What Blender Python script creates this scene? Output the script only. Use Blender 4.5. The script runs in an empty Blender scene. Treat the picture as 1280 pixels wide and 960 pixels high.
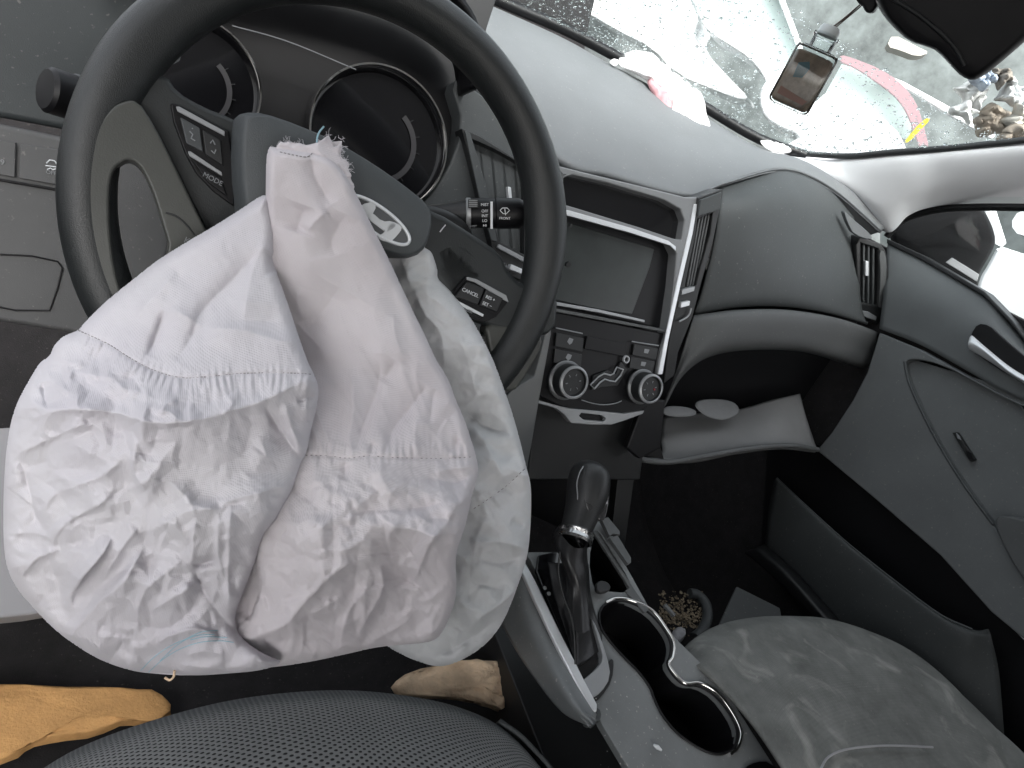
import bpy, bmesh, math, random
import numpy as np
from mathutils import Vector, Matrix
random.seed(7)
rad = math.radians
SC = bpy.context.scene
COL = SC.collection

# ------------------------------------------------------------------ camera, sky, sun, exposure
H0 = 1.15                                     # height of the viewer's eye above the ground
CAM = Vector((0, 0, H0))
FOC = 850.0
_F = Vector((-390, 620, -FOC)).normalized()
_R = Vector((1468, -242, -FOC)).normalized()
_U = _R.cross(_F).normalized()
_R = _F.cross(_U).normalized()
ROT = Matrix((_R, _F, _U))                    # camera axes -> car axes (x right, y forward, z up)
cd = bpy.data.cameras.new('camera'); cam = bpy.data.objects.new('camera', cd); COL.objects.link(cam)
cd.sensor_width = 36; cd.lens = FOC / 1280 * 36; cd.clip_start = .01; cd.clip_end = 500
cam.matrix_world = Matrix.Translation(CAM) @ ROT.to_4x4()
SC.camera = cam
w = bpy.data.worlds.new('World'); SC.world = w; w.use_nodes = True
nt = w.node_tree; bg = nt.nodes['Background']
sky = nt.nodes.new('ShaderNodeTexSky'); sky.sky_type = 'NISHITA'; sky.sun_disc = False
sky.sun_elevation = rad(43); sky.sun_rotation = rad(-170); sky.air_density = 1.0; sky.dust_density = 6.0; sky.ozone_density = 1.0
hsv = nt.nodes.new('ShaderNodeHueSaturation'); hsv.inputs['Saturation'].default_value = .22
nt.links.new(sky.outputs[0], hsv.inputs['Color']); nt.links.new(hsv.outputs[0], bg.inputs[0])
bg.inputs[1].default_value = .15
sl = bpy.data.lights.new('sun', 'SUN'); sl.energy = .8; sl.angle = rad(40); sl.color = (1, .98, .96)
so = bpy.data.objects.new('sun', sl); COL.objects.link(so)
so.rotation_euler = Vector((-.12, -.66, .74)).to_track_quat('Z', 'Y').to_euler()
vs = SC.view_settings; vs.view_transform = 'Standard'; vs.look = 'None'; vs.gamma = 1; vs.exposure = 1.95

# ------------------------------------------------------------------ points in the car from the sight lines
def ray(px, py):
    return ROT @ Vector(((px - 640) / FOC, (480 - py) / FOC, -1))
def PT(px, py, t): return CAM + ray(px, py) * t
def PX(px, py, x): r = ray(px, py); return CAM + r * (x / r.x)
def PY(px, py, y): r = ray(px, py); return CAM + r * (y / r.y)
def PZ(px, py, z): r = ray(px, py); return CAM + r * (z / r.z)     # z below the eye
class Plane:
    def __init__(s, o, n, up=None):
        s.o = Vector(o); s.n = Vector(n).normalized()
        a = Vector((1, 0, 0)); s.x = (a - s.n * a.dot(s.n)).normalized(); s.y = s.n.cross(s.x)
    @classmethod
    def three(c, a, b, d):
        n = (b - a).cross(d - a)
        if n.dot(CAM - a) < 0: n = -n
        return c(a, n)
    def at(s, px, py, h=0.0):
        r = ray(px, py); k = (s.o + s.n * h - CAM).dot(s.n) / r.dot(s.n); return CAM + r * k
    def up(s, h): return Plane(s.o + s.n * h, s.n)
    def uv(s, u, v, h=0.0): return s.o + s.x * u + s.y * v + s.n * h

# ------------------------------------------------------------------ materials
MATS = {}
def mat(name, col, rough=.5, metal=0.0, grain=0.0, gscale=900, var=0.0, vscale=12, spec=.5, coat=0.0, sheen=0.0, dust=0.0, rvar=0.0):
    if name in MATS: return MATS[name]
    m = bpy.data.materials.new(name); m.use_nodes = True; N = m.node_tree.nodes; L = m.node_tree.links
    b = N['Principled BSDF']; b.inputs['Base Color'].default_value = (*col, 1); b.inputs['Roughness'].default_value = rough
    b.inputs['Metallic'].default_value = metal; b.inputs['Specular IOR Level'].default_value = spec
    b.inputs['Coat Weight'].default_value = coat; b.inputs['Sheen Weight'].default_value = sheen
    tc = N.new('ShaderNodeTexCoord')
    src = None
    if var:
        n = N.new('ShaderNodeTexNoise'); n.inputs['Scale'].default_value = vscale; n.inputs['Detail'].default_value = 6; n.inputs['Roughness'].default_value = .65
        L.new(tc.outputs['Object'], n.inputs['Vector'])
        r = N.new('ShaderNodeValToRGB'); e = r.color_ramp.elements
        e[0].position = .3; e[1].position = .72
        e[0].color = (*[c * (1 - var) for c in col], 1); e[1].color = (*[min(1, c * (1 + var)) for c in col], 1)
        L.new(n.outputs[0], r.inputs[0]); src = r.outputs[0]
        if rvar:
            mr = N.new('ShaderNodeMapRange'); mr.inputs['To Min'].default_value = max(.02, rough - rvar); mr.inputs['To Max'].default_value = min(1, rough + rvar)
            L.new(n.outputs[0], mr.inputs['Value']); L.new(mr.outputs[0], b.inputs['Roughness'])
    if dust:
        n2 = N.new('ShaderNodeTexNoise'); n2.inputs['Scale'].default_value = 260; n2.inputs['Detail'].default_value = 3
        L.new(tc.outputs['Object'], n2.inputs['Vector'])
        r2 = N.new('ShaderNodeValToRGB'); e = r2.color_ramp.elements; e[0].position = .66; e[1].position = .74
        e[0].color = (0, 0, 0, 1); e[1].color = (dust, dust, dust, 1); L.new(n2.outputs[0], r2.inputs[0])
        mx = N.new('ShaderNodeMix'); mx.data_type = 'RGBA'; L.new(r2.outputs[0], mx.inputs[0])
        if src: L.new(src, mx.inputs[6])
        else: mx.inputs[6].default_value = (*col, 1)
        mx.inputs[7].default_value = (.42, .40, .37, 1); src = mx.outputs[2]
    if src: L.new(src, b.inputs['Base Color'])
    if grain:
        v = N.new('ShaderNodeTexNoise'); v.inputs['Scale'].default_value = gscale; v.inputs['Detail'].default_value = 2
        L.new(tc.outputs['Object'], v.inputs['Vector'])
        bp = N.new('ShaderNodeBump'); bp.inputs['Strength'].default_value = grain; bp.inputs['Distance'].default_value = .0006
        L.new(v.outputs[0], bp.inputs['Height']); L.new(bp.outputs[0], b.inputs['Normal'])
    MATS[name] = m; return m
def glassmat(name, tint, gl=.5, rough=.02):
    m = bpy.data.materials.new(name); m.use_nodes = True; N = m.node_tree.nodes; L = m.node_tree.links
    N.remove(N['Principled BSDF']); out = N['Material Output']
    t = N.new('ShaderNodeBsdfTransparent'); t.inputs[0].default_value = (*tint, 1)
    g = N.new('ShaderNodeBsdfGlossy'); g.inputs['Roughness'].default_value = rough
    fr = N.new('ShaderNodeFresnel'); fr.inputs[0].default_value = 1.45
    mx = N.new('ShaderNodeMixShader'); mu = N.new('ShaderNodeMath'); mu.operation = 'MULTIPLY'; mu.inputs[1].default_value = gl; L.new(fr.outputs[0], mu.inputs[0]); L.new(mu.outputs[0], mx.inputs[0]); L.new(t.outputs[0], mx.inputs[1]); L.new(g.outputs[0], mx.inputs[2])
    L.new(mx.outputs[0], out.inputs[0]); MATS[name] = m; return m

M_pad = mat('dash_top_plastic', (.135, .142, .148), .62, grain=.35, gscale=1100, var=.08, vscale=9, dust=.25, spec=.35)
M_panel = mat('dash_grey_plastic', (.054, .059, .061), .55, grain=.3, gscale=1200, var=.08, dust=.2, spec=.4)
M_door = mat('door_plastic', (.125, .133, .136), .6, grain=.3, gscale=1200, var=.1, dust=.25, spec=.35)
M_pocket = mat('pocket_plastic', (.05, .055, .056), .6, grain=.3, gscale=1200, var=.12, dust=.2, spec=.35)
M_frame = mat('stack_frame_grey', (.20, .205, .21), .40, metal=.25, var=.05)
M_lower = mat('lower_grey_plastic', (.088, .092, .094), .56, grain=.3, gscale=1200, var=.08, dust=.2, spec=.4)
M_dark = mat('dark_plastic', (.015, .016, .017), .45, grain=.2, gscale=1200, var=.15, rvar=.08)
M_black = mat('black_plastic', (.005, .005, .006), .42, spec=.3, var=.2, rvar=.1)
M_gloss = mat('glossy_black', (.006, .006, .007), .12, coat=.6)
M_leather = mat('wheel_leather', (.016, .018, .0185), .37, grain=.5, gscale=1500, var=.12, rvar=.06)
M_spoke = mat('spoke_plastic', (.020, .023, .024), .45, grain=.25, var=.1)
M_insert = mat('spoke_insert_plastic', (.055, .057, .052), .40, grain=.15, var=.1, rvar=.08)
M_hub = mat('hub_vinyl', (.056, .063, .067), .52, grain=.5, gscale=1400, var=.06)
M_silver = mat('silver_trim', (.33, .34, .35), .38, metal=.4, var=.05)
M_alum = mat('satin_aluminium', (.72, .74, .76), .36, metal=.45)
M_chrome = mat('chrome', (.80, .79, .76), .10, metal=1.0)
M_print = mat('white_print', (.62, .64, .66), .5)
M_dimprint = mat('grey_print', (.22, .23, .24), .5)
M_screen = mat('screen_grey', (.022, .027, .026), .35, var=.25, vscale=30, rvar=.1)
M_trim = mat('pillar_fabric', (.62, .63, .65), .8, grain=.3, gscale=1600, var=.03)
M_carpet = mat('carpet', (.014, .013, .014), .95, grain=1, gscale=700, var=.35, vscale=40, dust=.12)
M_foam1 = mat('orange_foam', (.60, .34, .14), .95, spec=.1, grain=2, gscale=260, var=.18, vscale=25)
M_foam2 = mat('tan_foam', (.74, .56, .39), .95, spec=.1, grain=2, gscale=260, var=.2, vscale=40)
M_tissue = mat('tissue', (.86, .84, .84), .9, grain=.3)
M_pink = mat('pink_cloth', (.50, .27, .29), .9)
M_string = mat('string', (.10, .07, .06), .8)
M_thread = mat('seam_thread', (.23, .22, .22), .8)
M_blue = mat('blue_thread', (.30, .48, .56), .8)
M_paint = mat('white_paint', (.74, .75, .76), .25, coat=.5, var=.03)
M_darkcar = mat('dark_paint', (.105, .118, .118), .4, var=.6, vscale=5)
M_tealglass = mat('teal_car_glass', (.36, .43, .42), .15, var=.12, vscale=2)
M_red = mat('faded_red', (.24, .15, .165), .5)
M_yellow = mat('yellow_plastic', (.80, .66, .05), .5)
M_paper = mat('paper', (.42, .43, .44), .85, var=.05)
M_sill = mat('sill_plastic', (.32, .32, .335), .5, grain=.2)
M_ground = mat('ground_asphalt', (.07, .07, .07), .8, grain=1, gscale=60, var=.4, vscale=3)
M_head = mat('headliner', (.66, .66, .66), .95, grain=.3)  # unseen lining, kept pale to bounce soft fill into the cabin
M_glass = glassmat('window_glass', (.90, .95, .94))
M_jar = glassmat('bottle_glass', (.90, .93, .93), gl=1.0, rough=.01)

def fabric_mat(name, c1, c2):
    m = mat(name, c1, .8, var=.02, spec=.15); N = m.node_tree.nodes; L = m.node_tree.links; b = N['Principled BSDF']
    tc = N.new('ShaderNodeTexCoord')
    n = N.new('ShaderNodeTexNoise'); n.inputs['Scale'].default_value = 9; n.inputs['Detail'].default_value = 4
    L.new(tc.outputs['Object'], n.inputs['Vector'])
    r = N.new('ShaderNodeValToRGB'); r.color_ramp.elements[0].position = .35; r.color_ramp.elements[1].position = .68
    r.color_ramp.elements[0].color = (*c1, 1); r.color_ramp.elements[1].color = (*c2, 1)
    L.new(n.outputs[0], r.inputs[0]); L.new(r.outputs[0], b.inputs['Base Color'])
    a = N.new('ShaderNodeTexWave'); a.inputs['Scale'].default_value = 330; a.bands_direction = 'X'
    c = N.new('ShaderNodeTexWave'); c.inputs['Scale'].default_value = 330; c.bands_direction = 'Z'
    L.new(tc.outputs['Object'], a.inputs['Vector']); L.new(tc.outputs['Object'], c.inputs['Vector'])
    ad = N.new('ShaderNodeMath'); ad.operation = 'ADD'; L.new(a.outputs['Fac'], ad.inputs[0]); L.new(c.outputs['Fac'], ad.inputs[1])
    bp = N.new('ShaderNodeBump'); bp.inputs['Strength'].default_value = .22; bp.inputs['Distance'].default_value = .0005
    L.new(ad.outputs[0], bp.inputs['Height']); L.new(bp.outputs[0], b.inputs['Normal'])
    return m
M_bagA = fabric_mat('airbag_fabric', (.53, .51, .545), (.58, .565, .59))
M_bagB = fabric_mat('airbag_fabric_pinkish', (.56, .525, .55), (.61, .58, .60))
M_bagC = fabric_mat('airbag_fabric_stained', (.50, .51, .52), (.62, .62, .635))

def perforated_mat():
    m = mat('perforated_cloth', (.21, .22, .223), .9, var=.08, spec=.15); N = m.node_tree.nodes; L = m.node_tree.links; b = N['Principled BSDF']
    uv = N.new('ShaderNodeUVMap')
    mp = N.new('ShaderNodeMapping'); mp.inputs['Scale'].default_value = (1, 1, 1); L.new(uv.outputs[0], mp.inputs[0])
    # two interleaved dot lattices
    def dots(off):
        v = N.new('ShaderNodeVectorMath'); v.operation = 'ADD'; v.inputs[1].default_value = (off, off, 0); L.new(mp.outputs[0], v.inputs[0])
        f = N.new('ShaderNodeVectorMath'); f.operation = 'FRACTION'; L.new(v.outputs[0], f.inputs[0])
        s = N.new('ShaderNodeVectorMath'); s.operation = 'SUBTRACT'; s.inputs[1].default_value = (.5, .5, 0); L.new(f.outputs[0], s.inputs[0])
        ln = N.new('ShaderNodeVectorMath'); ln.operation = 'LENGTH'; L.new(s.outputs[0], ln.inputs[0])
        return ln.outputs['Value']
    mn = N.new('ShaderNodeMath'); mn.operation = 'MINIMUM'; L.new(dots(0), mn.inputs[0]); L.new(dots(.5), mn.inputs[1])
    mr = N.new('ShaderNodeMapRange'); mr.inputs['From Min'].default_value = .13; mr.inputs['From Max'].default_value = .24; L.new(mn.outputs[0], mr.inputs['Value'])
    old = b.inputs['Base Color'].links[0].from_socket
    mx = N.new('ShaderNodeMix'); mx.data_type = 'RGBA'; L.new(mr.outputs[0], mx.inputs[0]); mx.inputs[6].default_value = (.03, .03, .032, 1); L.new(old, mx.inputs[7]); L.new(mx.outputs[2], b.inputs['Base Color'])
    bp = N.new('ShaderNodeBump'); bp.inputs['Distance'].default_value = .001; bp.inputs['Strength'].default_value = .8
    L.new(mr.outputs[0], bp.inputs['Height']); L.new(bp.outputs[0], b.inputs['Normal'])
    return m
M_perf = perforated_mat()
def ribbed_mat():
    m = mat('ribbed_seat_cloth', (.175, .180, .172), .95, spec=.05, var=.28, vscale=20, dust=.3); N = m.node_tree.nodes; L = m.node_tree.links; b = N['Principled BSDF']
    uv = N.new('ShaderNodeUVMap')
    a = N.new('ShaderNodeTexWave'); a.inputs['Scale'].default_value = .32; a.bands_direction = 'X'; a.inputs['Distortion'].default_value = .25; L.new(uv.outputs[0], a.inputs['Vector'])
    c = N.new('ShaderNodeTexWave'); c.inputs['Scale'].default_value = .32; c.bands_direction = 'Y'; L.new(uv.outputs[0], c.inputs['Vector'])
    ad = N.new('ShaderNodeMath'); ad.operation = 'ADD'; L.new(a.outputs['Fac'], ad.inputs[0]); L.new(c.outputs['Fac'], ad.inputs[1])
    bp = N.new('ShaderNodeBump'); bp.inputs['Distance'].default_value = .0006; bp.inputs['Strength'].default_value = .28
    L.new(ad.outputs[0], bp.inputs['Height']); L.new(bp.outputs[0], b.inputs['Normal'])
    # pale stains
    tc = N.new('ShaderNodeTexCoord'); n = N.new('ShaderNodeTexNoise'); n.inputs['Scale'].default_value = 16; n.inputs['Detail'].default_value = 8; n.inputs['Distortion'].default_value = 1.5
    L.new(tc.outputs['Object'], n.inputs['Vector'])
    r = N.new('ShaderNodeValToRGB'); r.color_ramp.elements[0].position = .58; r.color_ramp.elements[1].position = .72; r.color_ramp.elements[1].color = (.5, .5, .5, 1); L.new(n.outputs[0], r.inputs[0])
    old = b.inputs['Base Color'].links[0].from_socket
    mx = N.new('ShaderNodeMix'); mx.data_type = 'RGBA'; L.new(r.outputs[0], mx.inputs[0]); L.new(old, mx.inputs[6]); mx.inputs[7].default_value = (.42, .42, .39, 1); L.new(mx.outputs[2], b.inputs['Base Color'])
    return m
M_rib = ribbed_mat()

# ------------------------------------------------------------------ objects
ORG = {}
def thing(name, label, cat, loc, group=None):
    o = bpy.data.objects.new(name, None); COL.objects.link(o); o.empty_display_size = .05
    o.location = loc; o['label'] = label; o['category'] = cat
    if group: o['group'] = group
    ORG[o.name] = Vector(loc); return o
def link(name, me, m, parent=None, smooth=35, bevel=0, label=None, kind=None, seg=2):
    vs_ = np.empty(len(me.vertices) * 3); me.vertices.foreach_get('co', vs_); c = Vector(vs_.reshape(-1, 3).mean(axis=0)) if len(vs_) else Vector()
    me.transform(Matrix.Translation(-c))
    if m and not me.materials: me.materials.append(m)
    o = bpy.data.objects.new(name, me); COL.objects.link(o); ORG[o.name] = c
    if parent: o.parent = parent; o.location = c - ORG[parent.name]
    else: o.location = c
    if smooth:
        me.polygons.foreach_set('use_smooth', [True] * len(me.polygons))
        if smooth < 180: me.set_sharp_from_angle(angle=rad(smooth))
    if bevel:
        b = o.modifiers.new('bevel', 'BEVEL'); b.width = bevel; b.segments = seg; b.limit_method = 'ANGLE'; b.angle_limit = rad(38); b.harden_normals = True
    if label: o['label'] = label
    if kind: o['kind'] = kind
    me.name = name
    return o
def tag(o, label, cat, group=None, kind=None):
    if label: o['label'] = label
    if cat: o['category'] = cat
    if group: o['group'] = group
    if kind: o['kind'] = kind
    return o
def from_bm(bm):
    bmesh.ops.recalc_face_normals(bm, faces=bm.faces)
    me = bpy.data.meshes.new('m'); bm.to_mesh(me); bm.free(); return me

def chaikin(p, n=2, closed=True):
    p = [tuple(q) for q in p]
    for _ in range(n):
        q = []; m = len(p)
        rng = range(m) if closed else range(m - 1)
        if not closed: q.append(p[0])
        for i in rng:
            a, b = p[i], p[(i + 1) % m]
            q.append(tuple(.75 * x + .25 * y for x, y in zip(a, b))); q.append(tuple(.25 * x + .75 * y for x, y in zip(a, b)))
        if not closed: q.append(p[-1])
        p = q
    return p
def catmull(P, n, closed=False):
    P = np.array([tuple(p) for p in P], float); m = len(P)
    if closed: idx = lambda i: P[i % m]
    else:
        P2 = np.vstack([2 * P[0] - P[1], P, 2 * P[-1] - P[-2]]); idx = lambda i: P2[i + 1]
    out = []
    for i in range(m if closed else m - 1):
        a, b, c, d = idx(i - 1), idx(i), idx(i + 1), idx(i + 2)
        for k in range(n):
            t = k / n
            out.append(.5 * ((2 * b) + (-a + c) * t + (2 * a - 5 * b + 4 * c - d) * t * t + (-a + 3 * b - 3 * c + d) * t ** 3))
    if not closed: out.append(P[-1])
    return np.array(out)

def fill_bm(outer, holes, nrm, thick):
    """a slab: outer loop (3-D points) with holes, front face at the points, thickness behind it"""
    bm = bmesh.new(); es = []
    for lp in [outer] + holes:
        v = [bm.verts.new(p) for p in lp]
        es += [bm.edges.new((v[i], v[(i + 1) % len(v)])) for i in range(len(v))]
    if holes: bmesh.ops.triangle_fill(bm, edges=es, use_beauty=True, normal=nrm)
    else: bm.faces.new(bm.verts)
    if thick:
        r = bmesh.ops.extrude_face_region(bm, geom=list(bm.faces))
        bmesh.ops.translate(bm, verts=[g for g in r['geom'] if isinstance(g, bmesh.types.BMVert)], vec=-nrm * thick)
    return bm
def plate(name, poly, pl, thick, m, parent, h=0, bevel=.0008, rnd=0, holes=(), label=None, kind=None, seg=2):
    if rnd: poly = chaikin(poly, rnd)
    o = [pl.at(x, y, h) for x, y in poly]; hs = [[pl.at(x, y, h) for x, y in hh] for hh in holes]
    return link(name, from_bm(fill_bm(o, hs, pl.n, thick)), m, parent, bevel=bevel, label=label, kind=kind, seg=seg)
def dome(name, poly, pl, height, m, parent, h=0, inset=.35, rnd=2, label=None, levels=5, skirt=.01):
    """a padded plate: loops shrink towards the middle while rising along the normal"""
    if rnd: poly = chaikin(poly, rnd)
    P = [pl.at(x, y, h) for x, y in poly]; c = sum(P, Vector()) / len(P)
    bm = bmesh.new(); prev = [bm.verts.new(p - pl.n * skirt) for p in P]
    for k in range(levels + 1):
        a = k / levels * math.pi / 2; s = 1 - inset * (1 - math.cos(a)); hh = height * math.sin(a)
        cur = [bm.verts.new(c + (p - c) * s + pl.n * hh) for p in P]
        for i in range(len(P)): bm.faces.new((prev[i], prev[(i + 1) % len(P)], cur[(i + 1) % len(P)], cur[i]))
        prev = cur
    for s in (.66, .33):
        cur = [bm.verts.new(c + (v.co - c - pl.n * height) * s + pl.n * (height * (1 + .06 * (1 - s)))) for v in prev] if s == .66 else [bm.verts.new(c + (v.co - c - pl.n * height * 1.02) * .5 + pl.n * height * 1.04) for v in prev]
        for i in range(len(P)): bm.faces.new((prev[i], prev[(i + 1) % len(P)], cur[(i + 1) % len(P)], cur[i]))
        prev = cur
    bm.faces.new(prev)
    return link(name, from_bm(bm), m, parent, smooth=50, label=label)
def patch(name, rows, m, parent, nu=8, nv=8, thick=.003, label=None, kind=None, smooth=60, uvs=None, off=None, disp=None, catv=True):
    """smooth skin through a grid of 3-D points"""
    R_ = [catmull(r, nu) for r in rows]; G = np.array(R_); S = np.array([catmull(G[:, j], nv) for j in range(G.shape[1])])  # [u][v]
    U, Vn = S.shape[:2]
    if disp is not None: S = disp(S)
    me = grid_mesh(S, uvs)
    o = link(name, me, m, parent, smooth=smooth, label=label, kind=kind)
    if thick:
        s = o.modifiers.new('solidify', 'SOLIDIFY'); s.thickness = thick; s.offset = -1 if off is None else off
    return o
def grid_mesh(S, uvs=None):
    U, Vn = S.shape[:2]
    idx = np.arange(U * Vn).reshape(U, Vn)
    f = np.stack([idx[:-1, :-1], idx[1:, :-1], idx[1:, 1:], idx[:-1, 1:]], -1).reshape(-1, 4)
    # face the camera
    a = S[1, 0] - S[0, 0]; b = S[0, 1] - S[0, 0]
    mid = S[U // 2, Vn // 2]; n = np.cross(S[min(U - 1, U // 2 + 1), Vn // 2] - mid, S[U // 2, min(Vn - 1, Vn // 2 + 1)] - mid)
    if n @ (np.array(CAM) - mid) < 0: f = f[:, ::-1]
    me = bpy.data.meshes.new('m'); me.from_pydata(S.reshape(-1, 3).tolist(), [], f.tolist())
    if uvs:
        u = me.uv_layers.new(name='UVMap'); li = np.empty(len(me.loops), int); me.loops.foreach_get('vertex_index', li)
        # uv in metres * density
        du = np.linalg.norm(np.diff(S, axis=0), axis=2).mean(); dv = np.linalg.norm(np.diff(S, axis=1), axis=2).mean()
        uu = (li // Vn) * du * uvs; vv = (li % Vn) * dv * uvs
        u.data.foreach_set('uv', np.stack([uu, vv], 1).ravel())
    me.update(); return me
def tube_bm(bm, pts, r, seg=8, closed=False, cap=True, flat=None):
    P = [Vector(p) for p in pts]; n = len(P); rs = r if hasattr(r, '__len__') else [r] * n
    ref = None; rings = []
    for i in range(n):
        t = (P[(i + 1) % n] - P[i - 1]) if closed else (P[min(i + 1, n - 1)] - P[max(i - 1, 0)])
        t.normalize()
        if ref is None: ref = t.orthogonal().normalized() if flat is None else Vector(flat)
        a = (ref - t * ref.dot(t))
        if a.length < 1e-6: a = t.orthogonal()
        a.normalize(); b = t.cross(a); ref = a if flat is None else Vector(flat)
        rings.append([bm.verts.new(P[i] + (a * math.cos(2 * math.pi * k / seg) + b * math.sin(2 * math.pi * k / seg)) * rs[i]) for k in range(seg)])
    for i in range(n if closed else n - 1):
        A, B = rings[i], rings[(i + 1) % n]
        for k in range(seg): bm.faces.new((A[k], A[(k + 1) % seg], B[(k + 1) % seg], B[k]))
    if not closed and cap: bm.faces.new(rings[0]); bm.faces.new(rings[-1][::-1])
    return bm
def tube(name, pts, r, m, parent, seg=8, closed=False, n=0, label=None, kind=None, flat=None):
    if n: pts = catmull(pts, n, closed)
    bm = bmesh.new(); tube_bm(bm, pts, r, seg, closed, flat=flat)
    return link(name, from_bm(bm), m, parent, smooth=60, label=label, kind=kind)
def lathe(name, c, ax, prof, m, parent, seg=40, label=None, smooth=35, bevel=0):
    ax = Vector(ax).normalized(); a = ax.orthogonal().normalized(); b = ax.cross(a); bm = bmesh.new(); prev = None
    for r, h in prof:
        cur = [bm.verts.new(c + ax * h + (a * math.cos(2 * math.pi * k / seg) + b * math.sin(2 * math.pi * k / seg)) * max(r, 1e-5)) for k in range(seg)]
        if prev:
            for k in range(seg): bm.faces.new((prev[k], prev[(k + 1) % seg], cur[(k + 1) % seg], cur[k]))
        prev = cur
    bmesh.ops.remove_doubles(bm, verts=bm.verts, dist=2e-5)
    return link(name, from_bm(bm), m, parent, smooth=smooth, label=label, bevel=bevel)
def text(name, s, px, py, pl, size, m, parent, ang=0.0, h=.0006, label=None):
    cu = bpy.data.curves.new('t', 'FONT'); cu.body = s; cu.size = size; cu.extrude = .0002; cu.align_x = 'CENTER'; cu.align_y = 'CENTER'
    to = bpy.data.objects.new('t', cu); COL.objects.link(to)
    dg = bpy.context.evaluated_depsgraph_get(); me = bpy.data.meshes.new_from_object(to.evaluated_get(dg)); bpy.data.objects.remove(to); bpy.data.curves.remove(cu)
    X = (pl.x * math.cos(ang) + pl.y * math.sin(ang)); Y = pl.n.cross(X)
    mt = Matrix((X, Y, pl.n)).transposed().to_4x4(); mt.translation = pl.at(px, py, h)
    me.transform(mt); me.materials.clear()
    return link(name, me, m, parent, smooth=0, label=label)
def ang_of(pl, a, b):
    """direction on a plane between two sighted points"""
    d = pl.at(*b) - pl.at(*a); return math.atan2(d.dot(pl.y), d.dot(pl.x))

# ------------------------------------------------------------------ small numpy noise
def hash2(ix, iy, s):
    h = (ix.astype(np.int64) * 374761393 + iy.astype(np.int64) * 668265263 + s * 974634777) & 0xFFFFFFFF
    h = ((h ^ (h >> 13)) * 1274126177) & 0xFFFFFFFF
    return ((h ^ (h >> 16)) & 0xFFFF) / 65535.0
def pnoise(x, y, s=0):
    ix = np.floor(x); iy = np.floor(y); fx = x - ix; fy = y - iy
    u = fx * fx * fx * (fx * (fx * 6 - 15) + 10); v = fy * fy * fy * (fy * (fy * 6 - 15) + 10)
    def g(a, b):
        t = hash2(ix + a, iy + b, s) * 2 * np.pi; return np.cos(t) * (fx - a) + np.sin(t) * (fy - b)
    return (g(0, 0) * (1 - u) + g(1, 0) * u) * (1 - v) + (g(0, 1) * (1 - u) + g(1, 1) * u) * v
def facets(x, y, s):
    """crumpled sheet: in each cell a tilted plane, blended at sharp creases (smallest of several planes)"""
    ix = np.floor(x); iy = np.floor(y); a = np.full(x.shape, 1e9); b = np.full(x.shape, 1e9)
    for dx in (-1, 0, 1):
        for dy in (-1, 0, 1):
            cx = ix + dx; cy = iy + dy
            ox = hash2(cx, cy, s); oy = hash2(cx, cy, s + 17)
            rx = x - cx - ox; ry = y - cy - oy; d = np.sqrt(rx * rx + ry * ry)
            n = d < a; b = np.where(n, a, np.minimum(b, d)); a = np.where(n, d, a)
    return b - a
def tri(x, y, s):
    """crumpled cloth: heights at the corners of a skewed triangle lattice joined by flat facets"""
    k = (x + y) * .3660254; X = x + k; Y = y + k; ix = np.floor(X); iy = np.floor(Y); fx = X - ix; fy = Y - iy
    h00 = hash2(ix, iy, s); h11 = hash2(ix + 1, iy + 1, s); a = fx > fy
    hm = np.where(a, hash2(ix + 1, iy, s), hash2(ix, iy + 1, s)); hi = np.where(a, fx, fy); lo = np.where(a, fy, fx)
    return h00 * (1 - hi) + hm * (hi - lo) + h11 * lo - .5
def crumple(X, Y, s, sc, rot=0.0, ax=1.0, ay=1.0):
    c, d = math.cos(rot), math.sin(rot); x = (X * c + Y * d) / sc * ax; y = (-X * d + Y * c) / sc * ay
    wx = pnoise(x * .5 + 5, y * .5, s + 31) * 1.0; wy = pnoise(x * .5, y * .5 + 9, s + 47) * 1.0
    return tri(x + wx, y + wy, s)
def seg_dist(X, Y, P):
    """signed distance to an open polyline, and the arc position of the foot"""
    best = np.full(X.shape, 1e9); sg = np.ones(X.shape); arc = np.zeros(X.shape); L = 0
    for (ax, ay), (bx, by) in zip(P[:-1], P[1:]):
        vx, vy = bx - ax, by - ay; l = math.hypot(vx, vy) + 1e-9
        t = np.clip(((X - ax) * vx + (Y - ay) * vy) / l / l, 0, 1)
        dx = X - ax - t * vx; dy = Y - ay - t * vy; d = np.hypot(dx, dy); n = d < best
        best = np.where(n, d, best); sg = np.where(n, (vx * dy - vy * dx) / (l * d + 1e-9), sg); arc = np.where(n, L + t * l, arc); L += l
    return best, sg, arc, L
def inside(X, Y, P):
    r = np.zeros(X.shape, bool)
    for (ax, ay), (bx, by) in zip(P, P[1:] + P[:1]):
        c = ((ay > Y) != (by > Y)) & (X < (bx - ax) * (Y - ay) / (by - ay + 1e-12) + ax); r ^= c
    return r
def rbf(pts, X, Y):
    P = np.array(pts, float); n = len(P); s = 300.
    def k(r2): return np.where(r2 > 1e-12, r2 * np.log(r2 + 1e-12), 0)
    xy = P[:, :2] / s; d = ((xy[:, None] - xy[None]) ** 2).sum(-1)
    A = np.zeros((n + 3, n + 3)); A[:n, :n] = k(d) + np.eye(n) * 1e-3; A[:n, n] = 1; A[:n, n + 1:] = xy; A[n:, :n] = A[:n, n:].T
    w_ = np.linalg.solve(A, np.concatenate([P[:, 2], [0, 0, 0]]))
    out = w_[n] + w_[n + 1] * X / s + w_[n + 2] * Y / s
    for i in range(n): out = out + w_[i] * k((X / s - xy[i, 0]) ** 2 + (Y / s - xy[i, 1]) ** 2)
    return out
RT = np.array(ROT)
def rays_np(X, Y):
    d = np.stack([(X - 640) / FOC, (480 - Y) / FOC, -np.ones_like(X)], -1); return d @ RT.T

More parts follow.
